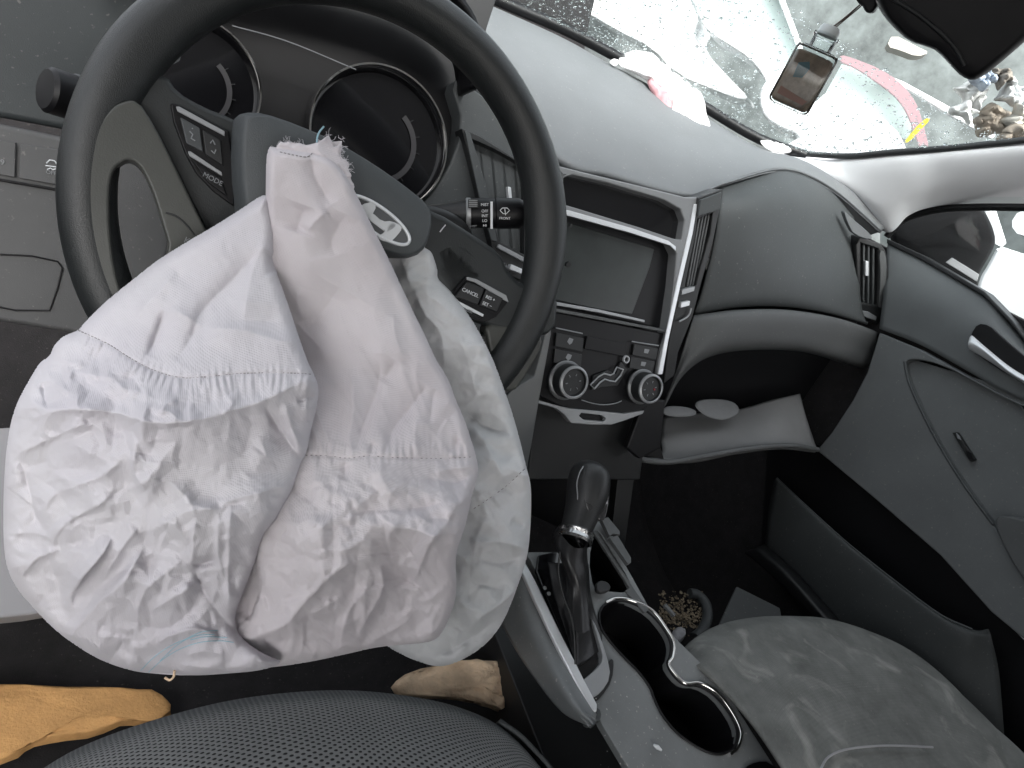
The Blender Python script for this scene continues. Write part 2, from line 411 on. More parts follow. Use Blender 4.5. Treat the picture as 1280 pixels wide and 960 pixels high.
# rings of folds: (points, height mm, width on the left side, width on the right side) looking along the line
class Sheet:
    def __init__(s, outline, base, folds, seams, noise, roll, rollw, closed_back=.02):
        s.o = [tuple(q) for q in chaikin(outline, 2)]; s.base = base; s.folds = folds; s.seams = seams; s.noise = noise; s.roll = roll; s.rollw = rollw; s.back = closed_back
    def depth(s, X, Y):
        D = rbf(s.base, X, Y); H = s.noise(X, Y)
        for P, a, wl, wr in s.folds:
            P = [tuple(q) for q in catmull(P, 5)]
            d, sg, arc, L = seg_dist(X, Y, P); wd = wl + (wr - wl) * (.5 + .5 * np.clip(sg, -1, 1))
            e = np.minimum(arc, L - arc) / max(L * .22, 1); tap = np.clip(.05 + e, 0, 1) ** .7; wd = np.where(wd >= 5, wd * 1.35, wd); a = a * (1.0 if abs(a) < 10 else 1.2)
            q = np.sqrt(d * d + .8) - .9
            H = H + a * np.exp(-np.maximum(q, 0) / wd) * tap
        for P, up, dn in s.seams:
            P = [tuple(q) for q in catmull(P, 5)]
            d, sg, arc, L = seg_dist(X, Y, P)
            H = H - 1.5 * np.exp(-d / 2.5)
            puck = np.abs(pnoise(arc / 9., d / 60. + 3, 5)) * 7 * (1 - np.exp(-d / 3)) * np.exp(-d / (up + (dn - up) * (.5 + .5 * sg)))
            H = H + puck - .6 * np.exp(-d / 12)
        dd, _, _, _ = seg_dist(X, Y, s.o + s.o[:1])
        q = np.clip(1 - dd / s.rollw, 0, 1); H = H - s.roll * (1 - np.sqrt(np.maximum(1 - q * q, 0)))
        return D - H * .001
    def mesh(s, step=1.5):
        P = np.array(s.o); x0, y0 = P.min(0) - 3; x1, y1 = P.max(0) + 3
        me_v = []; me_f = []; base = 0
        for st, back in ((step, False), (9.0, True)):
            xs = np.arange(x0 - st, x1 + st, st); ys = np.arange(y0 - st, y1 + st, st); X, Y = np.meshgrid(xs, ys, indexing='ij')
            ins = inside(X, Y, s.o); dd, _, _, _ = seg_dist(X, Y, s.o + s.o[:1]); keep = ins | (dd < st * .75)
            # pull the outer ring onto the outline
            o = [tuple(q) for q in s.o + s.o[:1]]; mv = keep & ~ins
            xx = X[mv]; yy = Y[mv]; bd = np.full(xx.shape, 1e9); nx = xx.copy(); ny = yy.copy()
            for (ax, ay), (bx, by) in zip(o[:-1], o[1:]):
                vx, vy = bx - ax, by - ay; l2 = vx * vx + vy * vy + 1e-9; t = np.clip(((xx - ax) * vx + (yy - ay) * vy) / l2, 0, 1)
                qx = ax + t * vx; qy = ay + t * vy; d2 = (xx - qx) ** 2 + (yy - qy) ** 2; n = d2 < bd; bd = np.where(n, d2, bd); nx = np.where(n, qx, nx); ny = np.where(n, qy, ny)
            X = X.copy(); Y = Y.copy(); X[mv] = nx; Y[mv] = ny
            D = s.depth(X, Y) if not back else rbf(s.base, X, Y) + s.roll * .001 + s.back * np.sin(np.clip(dd / 90, 0, 1) * np.pi / 2)
            C = np.array(CAM) + rays_np(X, Y) * D[..., None]
            id_ = -np.ones(X.shape, int); id_[keep] = np.arange(keep.sum()); me_v.append(C[keep])
            q = np.stack([id_[:-1, :-1], id_[1:, :-1], id_[1:, 1:], id_[:-1, 1:]], -1).reshape(-1, 4); q = q[(q >= 0).all(1)] + base
            me_f.append(q if not back else q[:, ::-1]); base += keep.sum()
        me = bpy.data.meshes.new('m'); me.from_pydata(np.vstack(me_v).tolist(), [], np.vstack(me_f).tolist()); me.update(); return me
    def on(s, pts, lift=.0004):
        A = np.array(pts, float); D = s.depth(A[:, 0], A[:, 1]) - lift; return [Vector(p) for p in (np.array(CAM) + rays_np(A[:, 0], A[:, 1]) * D[:, None])]

# ================================================================== THE SETTING
Zv = Vector((0, 0, 1))
def W(x, y, z): return Vector((x, y, z + H0))
def box_bm(bm, a, b):
    v = [bm.verts.new((x, y, z)) for x in (a[0], b[0]) for y in (a[1], b[1]) for z in (a[2], b[2])]
    for f in ((0, 1, 3, 2), (4, 6, 7, 5), (0, 4, 5, 1), (2, 3, 7, 6), (0, 2, 6, 4), (1, 5, 7, 3)): bm.faces.new([v[i] for i in f])
def box(name, a, b, m, parent, bevel=.002, label=None, kind=None):
    bm = bmesh.new(); box_bm(bm, W(*a), W(*b)); return link(name, from_bm(bm), m, parent, bevel=bevel, label=label, kind=kind)
# ground outside
for nm, a, b in (('kick_panel', (1.12, .28, -.89), (1.15, 1.2, -.06)), ('kick_panel', (-.45, .62, -.89), (-.42, 1.2, -.30)), ('firewall', (-.45, 1.17, -.9), (1.15, 1.2, .0))):
    box(nm, a, b, M_carpet, None, kind='structure')
bm = bmesh.new(); v = [bm.verts.new((x, y, 0)) for x, y in ((-120, -120), (120, -120), (120, 200), (-120, 200))]; bm.faces.new(v)
link('ground', from_bm(bm), M_ground, None, kind='structure', smooth=0)
# car floor with its carpet: footwells, tunnel and firewall
def carpet_disp(S):
    n = pnoise(S[..., 0] * 22, S[..., 1] * 22, 3) * .004; S = S.copy(); S[..., 2] += n; return S
rows = [[W(-.42, y, z), W(-.1, y, z), W(.12, y, z), W(.33, y, z), W(.40, y, z + .06), W(.44, y, z + .22), W(.56, y, z + .22), W(.61, y, z + .06), W(.68, y, z), W(.9, y, z), W(1.14, y, z)]
        for y, z in ((-.9, -.88), (-.2, -.88), (.3, -.88), (.75, -.88), (.98, -.80), (1.12, -.62), (1.16, -.35), (1.16, -.05))]
patch('floor_carpet', rows, M_carpet, None, nu=6, nv=6, thick=.01, kind='structure', disp=carpet_disp)

# ================================================================== DASHBOARD
dash = thing('dashboard', 'grey moulded car dashboard with soft top pad running under the windshield', 'dashboard', W(.4, .75, -.5))
def lerp(a, b, t): return a + (b - a) * t
far = [PY(480, -75, 1.06), PY(580, -10, 1.05), PY(700, 46, 1.04), PY(760, 79, 1.03), PY(850, 127, 1.01), PY(940, 180, .97), PY(1003, 206, .92), PY(1062, 246, .86), PY(1108, 286, .815)]
near = [PY(520, 40, .82), PY(590, 108, .78), PY(700, 203, .745), PY(760, 221, .74), PY(858, 246, .735), PY(905, 231, .745), PY(980, 213, .80), PY(1040, 238, .835), PY(1100, 290, .81)]
bu = [1, 1, 1, 1, 1, .7, .25, .2, .2]
r1 = [lerp(a, b, .33) + Zv * .012 for a, b in zip(far, near)]; r2 = [lerp(a, b, .72) + Zv * .016 * k for a, b, k in zip(far, near, bu)]; r3 = [lerp(a, b, .93) + Zv * .007 * k for a, b, k in zip(far, near, bu)]
far2 = [p + Vector((0, .03, -.01)) for p in far]
under = [p + Vector((0, .035, -.030)) for p in near]
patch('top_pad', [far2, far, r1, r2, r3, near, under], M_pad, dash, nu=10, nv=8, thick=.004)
pp = [[PY(900, 234, .752), PY(945, 219, .782), PY(985, 212, .805), PY(1035, 236, .83), PY(1068, 272, .83)],
      [PY(899, 262, .722), PY(942, 250, .728), PY(990, 250, .742), PY(1030, 268, .775), PY(1070, 296, .805)],
      [PY(892, 310, .700), PY(940, 300, .700), PY(990, 305, .710), PY(1034, 318, .735), PY(1073, 335, .775)],
      [PY(878, 365, .684), PY(930, 355, .68), PY(985, 355, .685), PY(1040, 366, .705), PY(1077, 382, .735)],
      [PY(869, 391, .680), PY(925, 381, .675), PY(985, 381, .68), PY(1040, 390, .695), PY(1083, 403, .72)],
      [PY(868, 394, .70), PY(925, 384, .695), PY(985, 384, .70), PY(1040, 393, .715), PY(1084, 406, .74)]]
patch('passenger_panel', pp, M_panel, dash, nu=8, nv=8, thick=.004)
lb = [[PY(867, 397, .70), PY(885, 393, .695), PY(925, 388, .69), PY(982, 388, .695), PY(1040, 397, .71), PY(1080, 409, .735), PY(1097, 416, .745)],
      [PY(866, 398, .672), PY(884, 394, .668), PY(924, 389, .664), PY(981, 389, .67), PY(1040, 398, .684), PY(1081, 411, .705), PY(1098, 418, .715)],
      [PY(850, 450, .655), PY(870, 425, .655), PY(905, 412, .65), PY(960, 412, .655), PY(1025, 420, .67), PY(1074, 434, .695), PY(1094, 440, .71)],
      [PY(831, 505, .645), PY(850, 469, .645), PY(880, 444, .645), PY(930, 433, .65), PY(1005, 435, .665), PY(1066, 452, .69), PY(1089, 460, .705)],
      [PY(832, 507, .67), PY(852, 472, .67), PY(883, 448, .67), PY(932, 438, .675), PY(1003, 440, .69), PY(1062, 457, .715), PY(1087, 465, .73)]]
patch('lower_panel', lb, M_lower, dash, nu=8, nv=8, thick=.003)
PF = Plane.three(PY(705, 275, .695), PY(840, 320, .695), PY(745, 520, .60))
plate('dash_face', [(562, 96), (592, 108), (704, 200), (712, 262), (690, 405), (640, 430), (560, 410), (505, 278), (556, 222), (580, 160)], PF, .03, M_panel, dash, h=-.006, rnd=1, bevel=.003)
# dash end vent on the passenger side
PV = Plane(PY(1088, 350, .755), (-.25, -.95, .1))
ve = plate('end_vent', [(1070, 296), (1090, 300), (1106, 308), (1111, 330), (1110, 370), (1103, 408), (1080, 400), (1072, 385), (1071, 340)], PV, .03, M_dark, dash, bevel=.002, rnd=1,
           holes=[[(1076, 304), (1098, 311), (1098, 340), (1096, 382), (1076, 378)]])
for i, x in enumerate((1079, 1085, 1091)):
    plate('slat', [(x, 305 + i * 2), (x + 2.2, 306 + i * 2), (x + 1.6, 379 + i), (x - .6, 378 + i)], PV, .006, M_panel, ve, h=-.004, bevel=.0003)
plate('vent_frame', [(1099, 312), (1107, 315), (1109, 340), (1104, 385), (1098, 384), (1101, 345)], PV, .004, M_lower, ve, h=.003, rnd=1)
plate('tab', [(1082, 326), (1086, 327), (1086, 345), (1082, 345)], PV, .006, M_alum, ve, h=.003)
plate('thumbwheel', [(1075, 388), (1086, 390), (1096, 396), (1095, 401), (1084, 397), (1075, 393)], PV, .004, M_dimprint, ve, h=.003)
plate('defroster_grille', [(1054, 262), (1064, 272), (1090, 294), (1090, 300), (1068, 294), (1060, 280)], PV.up(.01), .01, M_pad, ve, rnd=1)
# narrow vent beside the silver strip
PN = Plane.three(PY(872, 250, .705), PY(902, 240, .712), PY(860, 390, .66))
nv_ = plate('narrow_vent', [(873, 247), (903, 236), (903, 246), (892, 300), (878, 350), (866, 396), (848, 440), (843, 470), (830, 480), (836, 430), (850, 360), (866, 290)], PN, .03, M_dark, dash, h=-.003, bevel=.0015,
            holes=[[(872, 274), (891, 266), (888, 292), (877, 330), (870, 357), (856, 361), (862, 330), (869, 298)]])
for i in range(4):
    a = i / 3.5
    plate('slat', [(874 + 14 * a, 272 - 5 * a), (876 + 14 * a, 271 - 5 * a), (860 + 12 * a, 360 - 2 * a), (858 + 12 * a, 361 - 2 * a)], PN, .006, M_lower, nv_, h=-.007, bevel=.0003)
plate('vent_cap', [(876, 250), (902, 240), (900, 262), (873, 270)], PN, .004, M_panel, nv_, h=.001)
plate('thumbwheel', [(853, 362), (869, 358), (868, 364), (852, 369)], PN, .008, M_silver, nv_, h=.002)
plate('thumbwheel', [(852, 378), (863, 376), (862, 382), (851, 385)], PN, .008, M_alum, nv_, h=.002)
tube('vent_edge', [PN.at(*p, .001) for p in ((864, 385), (862, 392), (858, 397), (849, 402))], .0012, M_silver, nv_, n=3)
# centre vent seen inside the wheel
cv = plate('centre_vent', [(577, 160), (600, 170), (660, 208), (668, 250), (660, 330), (655, 352), (640, 345), (618, 320), (600, 250), (588, 200)], PF, .02, M_dark, dash, h=.004, bevel=.002,
           holes=[[(590, 174), (625, 190), (654, 206), (657, 240), (655, 318), (625, 302), (612, 262), (602, 215)]])
for i, x in enumerate((598, 612, 626, 640, 651)):
    plate('slat', [(x, 178 + i * 6), (x + 4, 180 + i * 6), (x + 16, 310 + i * 2), (x + 11, 309 + i * 2)], PF, .016, M_panel, cv, h=-.006, bevel=.0004)
plate('vent_trim', [(581, 163), (588, 166), (606, 225), (622, 303), (614, 300), (600, 250), (590, 205)], PF, .003, M_panel, cv, h=.0085, bevel=.0008)
plate('tab', [(635, 233), (639, 234), (641, 255), (637, 255)], PF, .006, M_alum, cv, h=.009)
plate('knob_trim', [(624, 305), (660, 324), (660, 330), (622, 310)], PF, .004, M_silver, cv, h=.009, bevel=.0008)
lathe('pivot_ring', PF.at(630, 332, .008), PF.n, [(.0022, 0), (.0033, .001), (.0033, 0), (.0022, -.001)], M_silver, cv, 20)
plate('thumbwheel', [(639, 330), (655, 337), (653, 343), (637, 337)], PF, .008, M_alum, cv, h=.012, bevel=.001)
# left end of the dash
PL = Plane(PY(60, 80, .70), (.15, -.95, .28))
plate('left_face', [(-40, -30), (150, -30), (215, 20), (240, 90), (200, 170), (130, 172), (60, 158), (-40, 140)], PL, .03, mat('dash_side_plastic', (.037, .043, .045), .5, grain=.3, gscale=1200, var=.06, dust=.2), dash, rnd=1, bevel=.006)
PW = Plane(PY(60, 230, .655), (.05, -.93, .36))
M_low2 = mat('switch_panel_plastic', (.085, .086, .087), .6, grain=.3, gscale=1200, var=.08, dust=.2, spec=.35)
lp = plate('switch_panel', [(-40, 146), (30, 160), (95, 174), (170, 190), (215, 230), (222, 280), (208, 330), (170, 425), (130, 424), (60, 412), (-40, 396)], PW, .03, M_low2, dash, rnd=1, bevel=.005)
plate('switch', [(-30, 170), (20, 178), (19, 222), (-30, 213)], PW, .004, M_low2, lp, h=.003, bevel=.001)
plate('switch', [(26, 180), (110, 192), (110, 238), (24, 223)], PW, .004, M_low2, lp, h=.003, bevel=.001)
tube('seam', [PW.at(*p, .001) for p in ((-30, 220), (30, 230), (110, 244))], .0012, M_black, lp)
tube('seam', [PW.at(*p, .0006) for p in ((0, 318), (40, 320), (72, 327), (78, 335), (72, 360), (62, 388), (20, 388), (-10, 382))], .0008, M_black, lp)
an = ang_of(PW, (26, 200), (110, 214))
text('print', 'OFF', 64, 216, PW, .0042, M_dimprint, lp, an, .0035)
bm = bmesh.new()
for P in (((58, 204), (62, 200), (68, 201), (71, 205)), ((57, 207), (72, 209)), ((59, 212), (63, 210), (66, 212), (70, 211))): tube_bm(bm, [PW.at(*p, .0034) for p in P], .0005, 6)
link('icon', from_bm(bm), M_print, lp)
text('print', '9', 3, 203, PW, .006, M_dimprint, lp, an, .0035)
# glove box
gl = thing('glove_box', 'open hanging glove box with pale inner lip under the passenger dash', 'glove box', W(.8, .66, -.45))
PG = Plane(PY(930, 480, .80), (0, -1, .1))
bm = bmesh.new(); box_bm(bm, W(.62, .72, -.40), W(1.05, .80, -.17)); link('box', from_bm(bm), M_black, gl, bevel=.004)
ld = [[PY(829, 521, .70), PY(870, 517, .70), PY(920, 512, .70), PY(965, 500, .70), PY(1000, 492, .71)],
      [PY(826, 545, .655), PY(870, 540, .655), PY(925, 534, .655), PY(975, 524, .66), PY(1008, 522, .67)],
      [PY(826, 567, .62), PY(870, 563, .62), PY(925, 555, .62), PY(975, 550, .625), PY(1018, 552, .64)],
      [PY(790, 574, .605), PY(862, 573, .60), PY(920, 563, .602), PY(975, 557, .61), PY(1021, 561, .625)],
      [PY(792, 578, .615), PY(862, 579, .61), PY(920, 568, .612), PY(975, 562, .62), PY(1019, 566, .635)]]
patch('lid', ld, mat('lid_grey', (.17, .172, .175), .6, var=.1), gl, nu=8, nv=8, thick=.004)
lip = [PY(786, 566, .607), PY(806, 575, .602), PY(840, 577, .598), PY(880, 570, .597), PY(940, 560, .60), PY(990, 557, .61), PY(1022, 562, .622)]
tube('lip', lip, .0042, M_lower, gl, seg=10, n=6)
plate('side_wall', [(797, 535), (820, 520), (826, 560), (830, 574), (800, 574), (790, 560)], Plane(PY(815, 550, .615), (-.3, -.9, .2)), .004, M_black, gl)
def crumpled(name, poly, pl, h, amp, sc, m, label, cat, parent=None, thick=.0008, kind=None):
    P = chaikin(poly, 2); bm = bmesh.new()
    P3 = [pl.at(*p, h) for p in P]; c = sum(P3, Vector()) / len(P3); rings = []
    for k in range(9):
        s = 1 - k / 8.0; ring = []
        for i, p in enumerate(P3):
            q = c + (p - c) * s; u = (q - pl.o).dot(pl.x); v_ = (q - pl.o).dot(pl.y)
            z = (abs(pnoise(np.array(u * sc), np.array(v_ * sc), 4)) + .5 * abs(pnoise(np.array(u * sc * 2.3), np.array(v_ * sc * 2.3), 9))) * amp * min(1, k / 2.0 + .15) + amp * .5 * math.sin(min(1, k / 4) * 1.57)
            ring.append(bm.verts.new(q + pl.n * float(z)))
        rings.append(ring)
    for a, b in zip(rings[:-1], rings[1:]):
        for i in range(len(a)): bm.faces.new((a[i], a[(i + 1) % len(a)], b[(i + 1) % len(a)], b[i]))
    bmesh.ops.remove_doubles(bm, verts=bm.verts, dist=1e-5)
    o = link(name, from_bm(bm), m, parent, smooth=60); s_ = o.modifiers.new('solidify', 'SOLIDIFY'); s_.thickness = thick
    if cat: tag(o, label, cat)
    return o
PG2 = Plane(PY(890, 512, .66), (0, -.5, .85))
crumpled('paper_scrap', [(866, 505), (880, 498), (915, 500), (926, 512), (920, 520), (903, 526), (880, 520)], PG2, .001, .0016, 160, mat('grey_scrap', (.15, .155, .16), .85, var=.15), 'crumpled grey paper lying in the open glove box', 'paper')
crumpled('paper_slip', [(829, 507), (858, 508), (872, 514), (868, 521), (829, 521)], PG2, .001, .002, 60, mat('grey_scrap', (.22, .23, .235), .85), 'flat grey slip at the left end of the open glove box', 'paper')
for (a, b) in (((1.02, .62), (1.02, .62)),): pass

# ================================================================== INSTRUMENT CLUSTER
cl = thing('instrument_cluster', 'dark instrument cluster with two chrome ringed gauges behind the steering wheel', 'instrument cluster', W(.2, .72, -.25))
PC = Plane(PY(475, 165, .715), (0, -.90, .43))
plate('cluster_face', [(150, -60), (640, -60), (600, 60), (590, 110), (566, 160), (545, 215), (510, 252), (430, 260), (250, 180), (190, 60)], PC, .02, M_black, cl, h=-.02, rnd=1)
hood = [[PY(130, -30, .70), PY(250, -80, .70), PY(420, -60, .70), PY(560, -10, .70), PY(600, 60, .70), PY(590, 110, .70)],
        [PY(160, -10, .76), PY(262, -40, .76), PY(420, -20, .76), PY(520, 10, .76), PY(562, 70, .76), PY(572, 120, .74)]]
patch('hood', hood, M_black, cl, nu=8, nv=4, thick=.006)
tube('lens_edge', [PC.at(290, 32, .02), PC.at(360, 52, .02), PC.at(445, 87, .02)], .0005, M_dimprint, cl, n=6)
def gauge(cx, cy, rpx, dashes):
    c = PC.at(cx, cy); r = (PC.at(cx + rpx, cy) - PC.at(cx - rpx, cy)).length / 2 * .98
    g = lathe('gauge', c, PC.n, [(r * 1.02, -.012), (r * 1.0, .006), (r * .97, .004), (r * .93, -.006), (r * .6, -.008), (0, -.008)], M_gloss, cl, 64, label=None)
    lathe('gauge_ring', c, PC.n, [(r * .985, .006), (r * .99, .0085), (r * 1.015, .0085), (r * 1.02, .0055)], M_chrome, g, 96)
    # pale arc of the scale
    bm = bmesh.new(); a0, a1 = rad(-75), rad(55); n = 24; prev = None
    for k in range(n + 1):
        a = a0 + (a1 - a0) * k / n; d = PC.x * math.cos(a) + PC.y * math.sin(a)
        cur = (bm.verts.new(c + d * r * .52 + PC.n * -.0065), bm.verts.new(c + d * r * .60 + PC.n * -.0065))
        if prev: bm.faces.new((prev[0], prev[1], cur[1], cur[0]))
        prev = cur
    o = link('scale_arc', from_bm(bm), mat('scale_grey', (.022, .021, .024), .5), g, smooth=0); o.modifiers.new('s', 'SOLIDIFY').thickness = .0006
    for k in range(6):
        a = a0 + (a1 - a0) * (k + .5) / 6; d = PC.x * math.cos(a) + PC.y * math.sin(a)
        tube('tick', [c + d * r * .6 + PC.n * -.0062, c + d * r * .66 + PC.n * -.0062], .0004, M_dark, g, seg=5)
gauge(474, 175, 85, 0)
gauge(240, 106, 88, 0)

# ================================================================== CENTRE STACK
st = thing('centre_stack', 'black centre stack with blank screen and climate panel in a silver frame', 'centre console panel', W(.52, .64, -.4))
PS = Plane.three(PY(705, 275, .68), PY(840, 320, .68), PY(745, 520, .587))
ax = ang_of(PS, (690, 390), (830, 424))
plate('stack_body', [(686, 208), (872, 250), (862, 300), (838, 420), (826, 480), (812, 520), (800, 600), (660, 600), (668, 500), (690, 380), (704, 270)], PS, .12, M_dark, st, h=-.032, bevel=.002)
plate('silver_frame', [(690, 205), (730, 215), (800, 232), (856, 246), (873, 246), (870, 262), (866, 290), (852, 352), (836, 425), (829, 468), (821, 469), (826, 440), (834, 415), (842, 360), (846, 318), (839, 304), (790, 289), (708, 267), (700, 267), (702, 218)], PS, .02, M_frame, st, h=.002, bevel=.0022,
      holes=[[(705, 222), (716, 219), (760, 229), (830, 250), (851, 262), (856, 276), (852, 300), (842, 298), (800, 284), (708, 256), (704, 250)]])
plate('display', [(703, 218), (716, 216), (760, 226), (832, 247), (854, 259), (859, 276), (855, 304), (842, 302), (800, 288), (708, 260), (702, 254)], PS, .004, M_gloss, st, h=-.010)
plate('highlight_edge', [(704, 262), (712, 263), (790, 285), (836, 301), (845, 308), (845, 314), (838, 307), (788, 291), (708, 269)], PS, .002, M_alum, st, h=.0035, bevel=.0006)  # silver edge lines, coloured paler than the frame to stand for its highlights
plate('highlight_edge', [(868, 255), (872, 255), (866, 292), (851, 356), (836, 424), (828, 468), (823, 468), (832, 420), (846, 355), (861, 290)], PS, .002, M_alum, st, h=.0035, bevel=.0006)
plate('screen_bezel', [(696, 268), (712, 270), (843, 309), (841, 335), (831, 411), (760, 396), (690, 379)], PS, .004, M_black, st, h=-.014)
sc_ = plate('screen', [(700, 277), (714, 279), (818, 311), (812, 335), (790, 393), (750, 387), (694, 375)], PS, .004, M_screen, st, h=-.012)
plate('screen_lip', [(693, 377), (750, 387), (806, 400), (806, 403), (750, 391), (692, 381)], PS, .006, M_silver, st, h=-.003, bevel=.0005)
plate('screen_lip', [(692, 385), (750, 396), (832, 412), (831, 415), (750, 400), (691, 389)], PS, .006, M_lower, st, h=0, bevel=.0005)
tube('screw', [PS.at(709, 330, 0), PS.at(711, 331, .004)], .0035, M_dark, st)
tube('screw', [PS.at(712, 281, 0), PS.at(714, 282, .004)], .002, M_dark, st)
plate('climate_panel', [(688, 388), (832, 417), (828, 450), (820, 494), (806, 512), (780, 518), (740, 520), (700, 508), (672, 494), (676, 450)], PS, .02, M_black, st, h=-.003, bevel=.002)
for P in (((695, 410), (728, 417)), ((790, 427), (823, 432))): tube('button_edge', [PS.at(*p, .0015) for p in P], .0009, M_dimprint, st)
def button(poly, mm=M_dark, h=.001): return plate('button', poly, PS, .003, mm, st, h=h, bevel=.0006)
for (x, y) in ((696, 416), (694, 436)):
    b = button([(x, y), (x + 34, y + 7), (x + 32, y + 24), (x - 2, y + 17)])
    plate('print_mark', [(x + 16, y + 6), (x + 21, y + 8), (x + 19, y + 13), (x + 16, y + 15), (x + 13, y + 11)], PS, .0004, M_dimprint, b, h=.0016)
for (x, y) in ((793, 430), (789, 446)):
    b = button([(x, y), (x + 30, y + 6), (x + 27, y + 20), (x - 2, y + 14)])
    plate('print_mark', [(x + 13, y + 6), (x + 19, y + 7), (x + 17, y + 12), (x + 12, y + 11)], PS, .0004, M_dimprint, b, h=.0016)
button([(734, 420), (784, 430), (782, 446), (731, 436)], M_black)
bt = button([(742, 470), (760, 463), (770, 468), (776, 452), (784, 462), (772, 482), (752, 484), (740, 488)], M_dark)
icon = [(738, 481), (748, 471), (755, 467), (763, 469), (767, 467), (771, 459), (779, 462), (776, 469), (769, 477), (762, 476), (756, 474), (750, 478), (743, 486)]
tube('icon_body', [PS.at(x, y, .003) for x, y in icon], .0011, M_silver, st, closed=True, seg=6)
lathe('icon_head', PS.at(782, 449, .001), PS.n, [(.0028, 0), (.0032, .0025), (.0048, .0025), (.0052, 0)], M_silver, st, 28)
tube('panel_curve', [PS.at(*p, .0008) for p in ((727, 500), (740, 504), (755, 506), (770, 504), (777, 501))], .0007, M_dimprint, st, n=3)
def knob(cx, cy, rp):
    c = PS.at(cx, cy, 0); r = (PS.at(cx + rp, cy) - PS.at(cx - rp, cy)).length / 2; ux = PS.n
    k = lathe('knob', c, ux, [(r * 1.12, -.002), (r * 1.15, .002), (r * 1.0, .004), (r * .98, .018), (r * .93, .0205), (r * .78, .021), (r * .76, .018), (0, .018)], M_dark, st, 48)
    lathe('knob_ring', c, ux, [(r * 1.16, .001), (r * 1.16, .0030), (r * 1.09, .0042), (r * 1.0, .0045)], mat('dull_ring', (.16, .165, .17), .35, metal=.4), k, 48)
    lathe('knob_edge', c, ux, [(r * .80, .0213), (r * .84, .0222), (r * .95, .0212), (r * .97, .019)], M_silver, k, 48)
    for j in range(6):
        a = j * 1.05 + .3; d = PS.x * math.cos(a) + PS.y * math.sin(a)
        tube('print_mark', [c + d * r * .38 + ux * .0185, c + d * r * .52 + ux * .0185], .0006, M_dimprint, k, seg=6)
    return k, c, r
knob(706, 475, 18); k2, kc, kr = knob(801, 483, 15)
lathe('red_dot', kc + PS.x * kr * .35, PS.n, [(0, .0195), (.0012, .0193), (.0012, .018)], mat('red_mark', (.28, .02, .03), .4), k2, 12)
plate('lower_trim', [(672, 500), (700, 508), (715, 511), (780, 517), (806, 513), (804, 517), (780, 526), (764, 531), (740, 531), (714, 529), (705, 518), (696, 511), (672, 504)], PS, .01, M_silver, st, h=.002, bevel=.001, holes=[[(727, 516), (752, 519), (757, 523), (755, 527), (730, 525), (724, 520)]])
plate('slot', [(722, 513), (760, 517), (760, 530), (722, 528)], PS, .002, M_black, st, h=-.003)
plate('side_trim', [(690, 398), (689, 418), (676, 490), (664, 560), (658, 592), (652, 600), (630, 540), (624, 505), (640, 488), (668, 470), (676, 440), (686, 402)], PS, .02, mat('side_trim_grey', (.15, .155, .155), .45, grain=.2), st, h=.004, bevel=.0015)
# lower black pocket of the stack
plate('pocket', [(664, 520), (812, 524), (800, 570), (770, 640), (700, 660), (655, 640)], Plane.three(PY(664, 520, .66), PY(812, 524, .66), PY(720, 640, .62)), .02, M_black, st)
plate('pocket_side', [(806, 500), (832, 500), (826, 560), (800, 574), (784, 560)], PS, .01, M_black, st, h=-.004, bevel=.002)
plate('cover_leg', [(790, 520), (808, 525), (796, 575), (780, 690), (762, 690), (772, 600)], Plane.three(PY(800, 520, .64), PY(820, 520, .64), PY(770, 690, .55)), .02, M_dark, st, h=-.02)

# ================================================================== STEERING WHEEL
T_ = .4254
WN = Vector((0, -math.cos(T_), math.sin(T_)))
WC = W(.1425, .5248, -.1757)
PWh = Plane(WC, WN)
wh = thing('steering_wheel', 'black leather steering wheel turned slightly with its airbag cover burst open', 'steering wheel', WC)
bm = bmesh.new(); seg, ns = 128, 20; rings = []
for i in range(seg):
    a = 2 * math.pi * i / seg; d = PWh.x * math.cos(a) + PWh.y * math.sin(a); g = math.degrees(a)
    fat = 1 + .10 * (math.exp(-((g - 150) / 16) ** 2) + math.exp(-((g - 18) / 16) ** 2))
    rings.append([bm.verts.new(WC + d * (.18 + .0178 * fat * math.cos(2 * math.pi * k / ns)) + WN * (.0190 * math.sin(2 * math.pi * k / ns))) for k in range(ns)])
for i in range(seg):
    A, B = rings[i], rings[(i + 1) % seg]
    for k in range(ns): bm.faces.new((A[k], A[(k + 1) % ns], B[(k + 1) % ns], B[k]))
rim = link('rim', from_bm(bm), M_leather, wh, smooth=180)
# stitched joints across the rim
for a in (rad(165), rad(-8), rad(50)):
    d = PWh.x * math.cos(a) + PWh.y * math.sin(a)
plate('spoke', [(150, 108), (190, 92), (208, 92), (222, 114), (255, 133), (292, 147), (330, 170), (340, 320), (262, 305), (240, 262), (212, 205), (188, 160), (160, 130)], PWh, .018, M_spoke, wh, h=.004, rnd=1, bevel=.006, seg=3)
ins = plate('spoke_insert', [(172, 124), (152, 126), (132, 140), (118, 165), (109, 200), (106, 240), (109, 290), (119, 340), (135, 380), (160, 410), (200, 400), (262, 340), (278, 322), (262, 296), (245, 262), (215, 200), (194, 158)], PWh, .022, M_insert, wh, h=.0185, rnd=1, bevel=.004, seg=3,
            holes=[chaikin([(148, 205), (160, 199), (170, 203), (180, 215), (193, 245), (205, 285), (212, 310), (200, 340), (178, 362), (165, 372), (152, 368), (143, 335), (137, 290), (136, 240), (140, 215)], 1)])
tube('insert_seam', [PWh.at(*p, .0187) for p in ((207, 266), (220, 270), (232, 280), (243, 294))], .0007, M_dark, ins, n=3)
text('print', 'K', 234, 301, PWh, .006, M_dimprint, ins, -.2, .019)
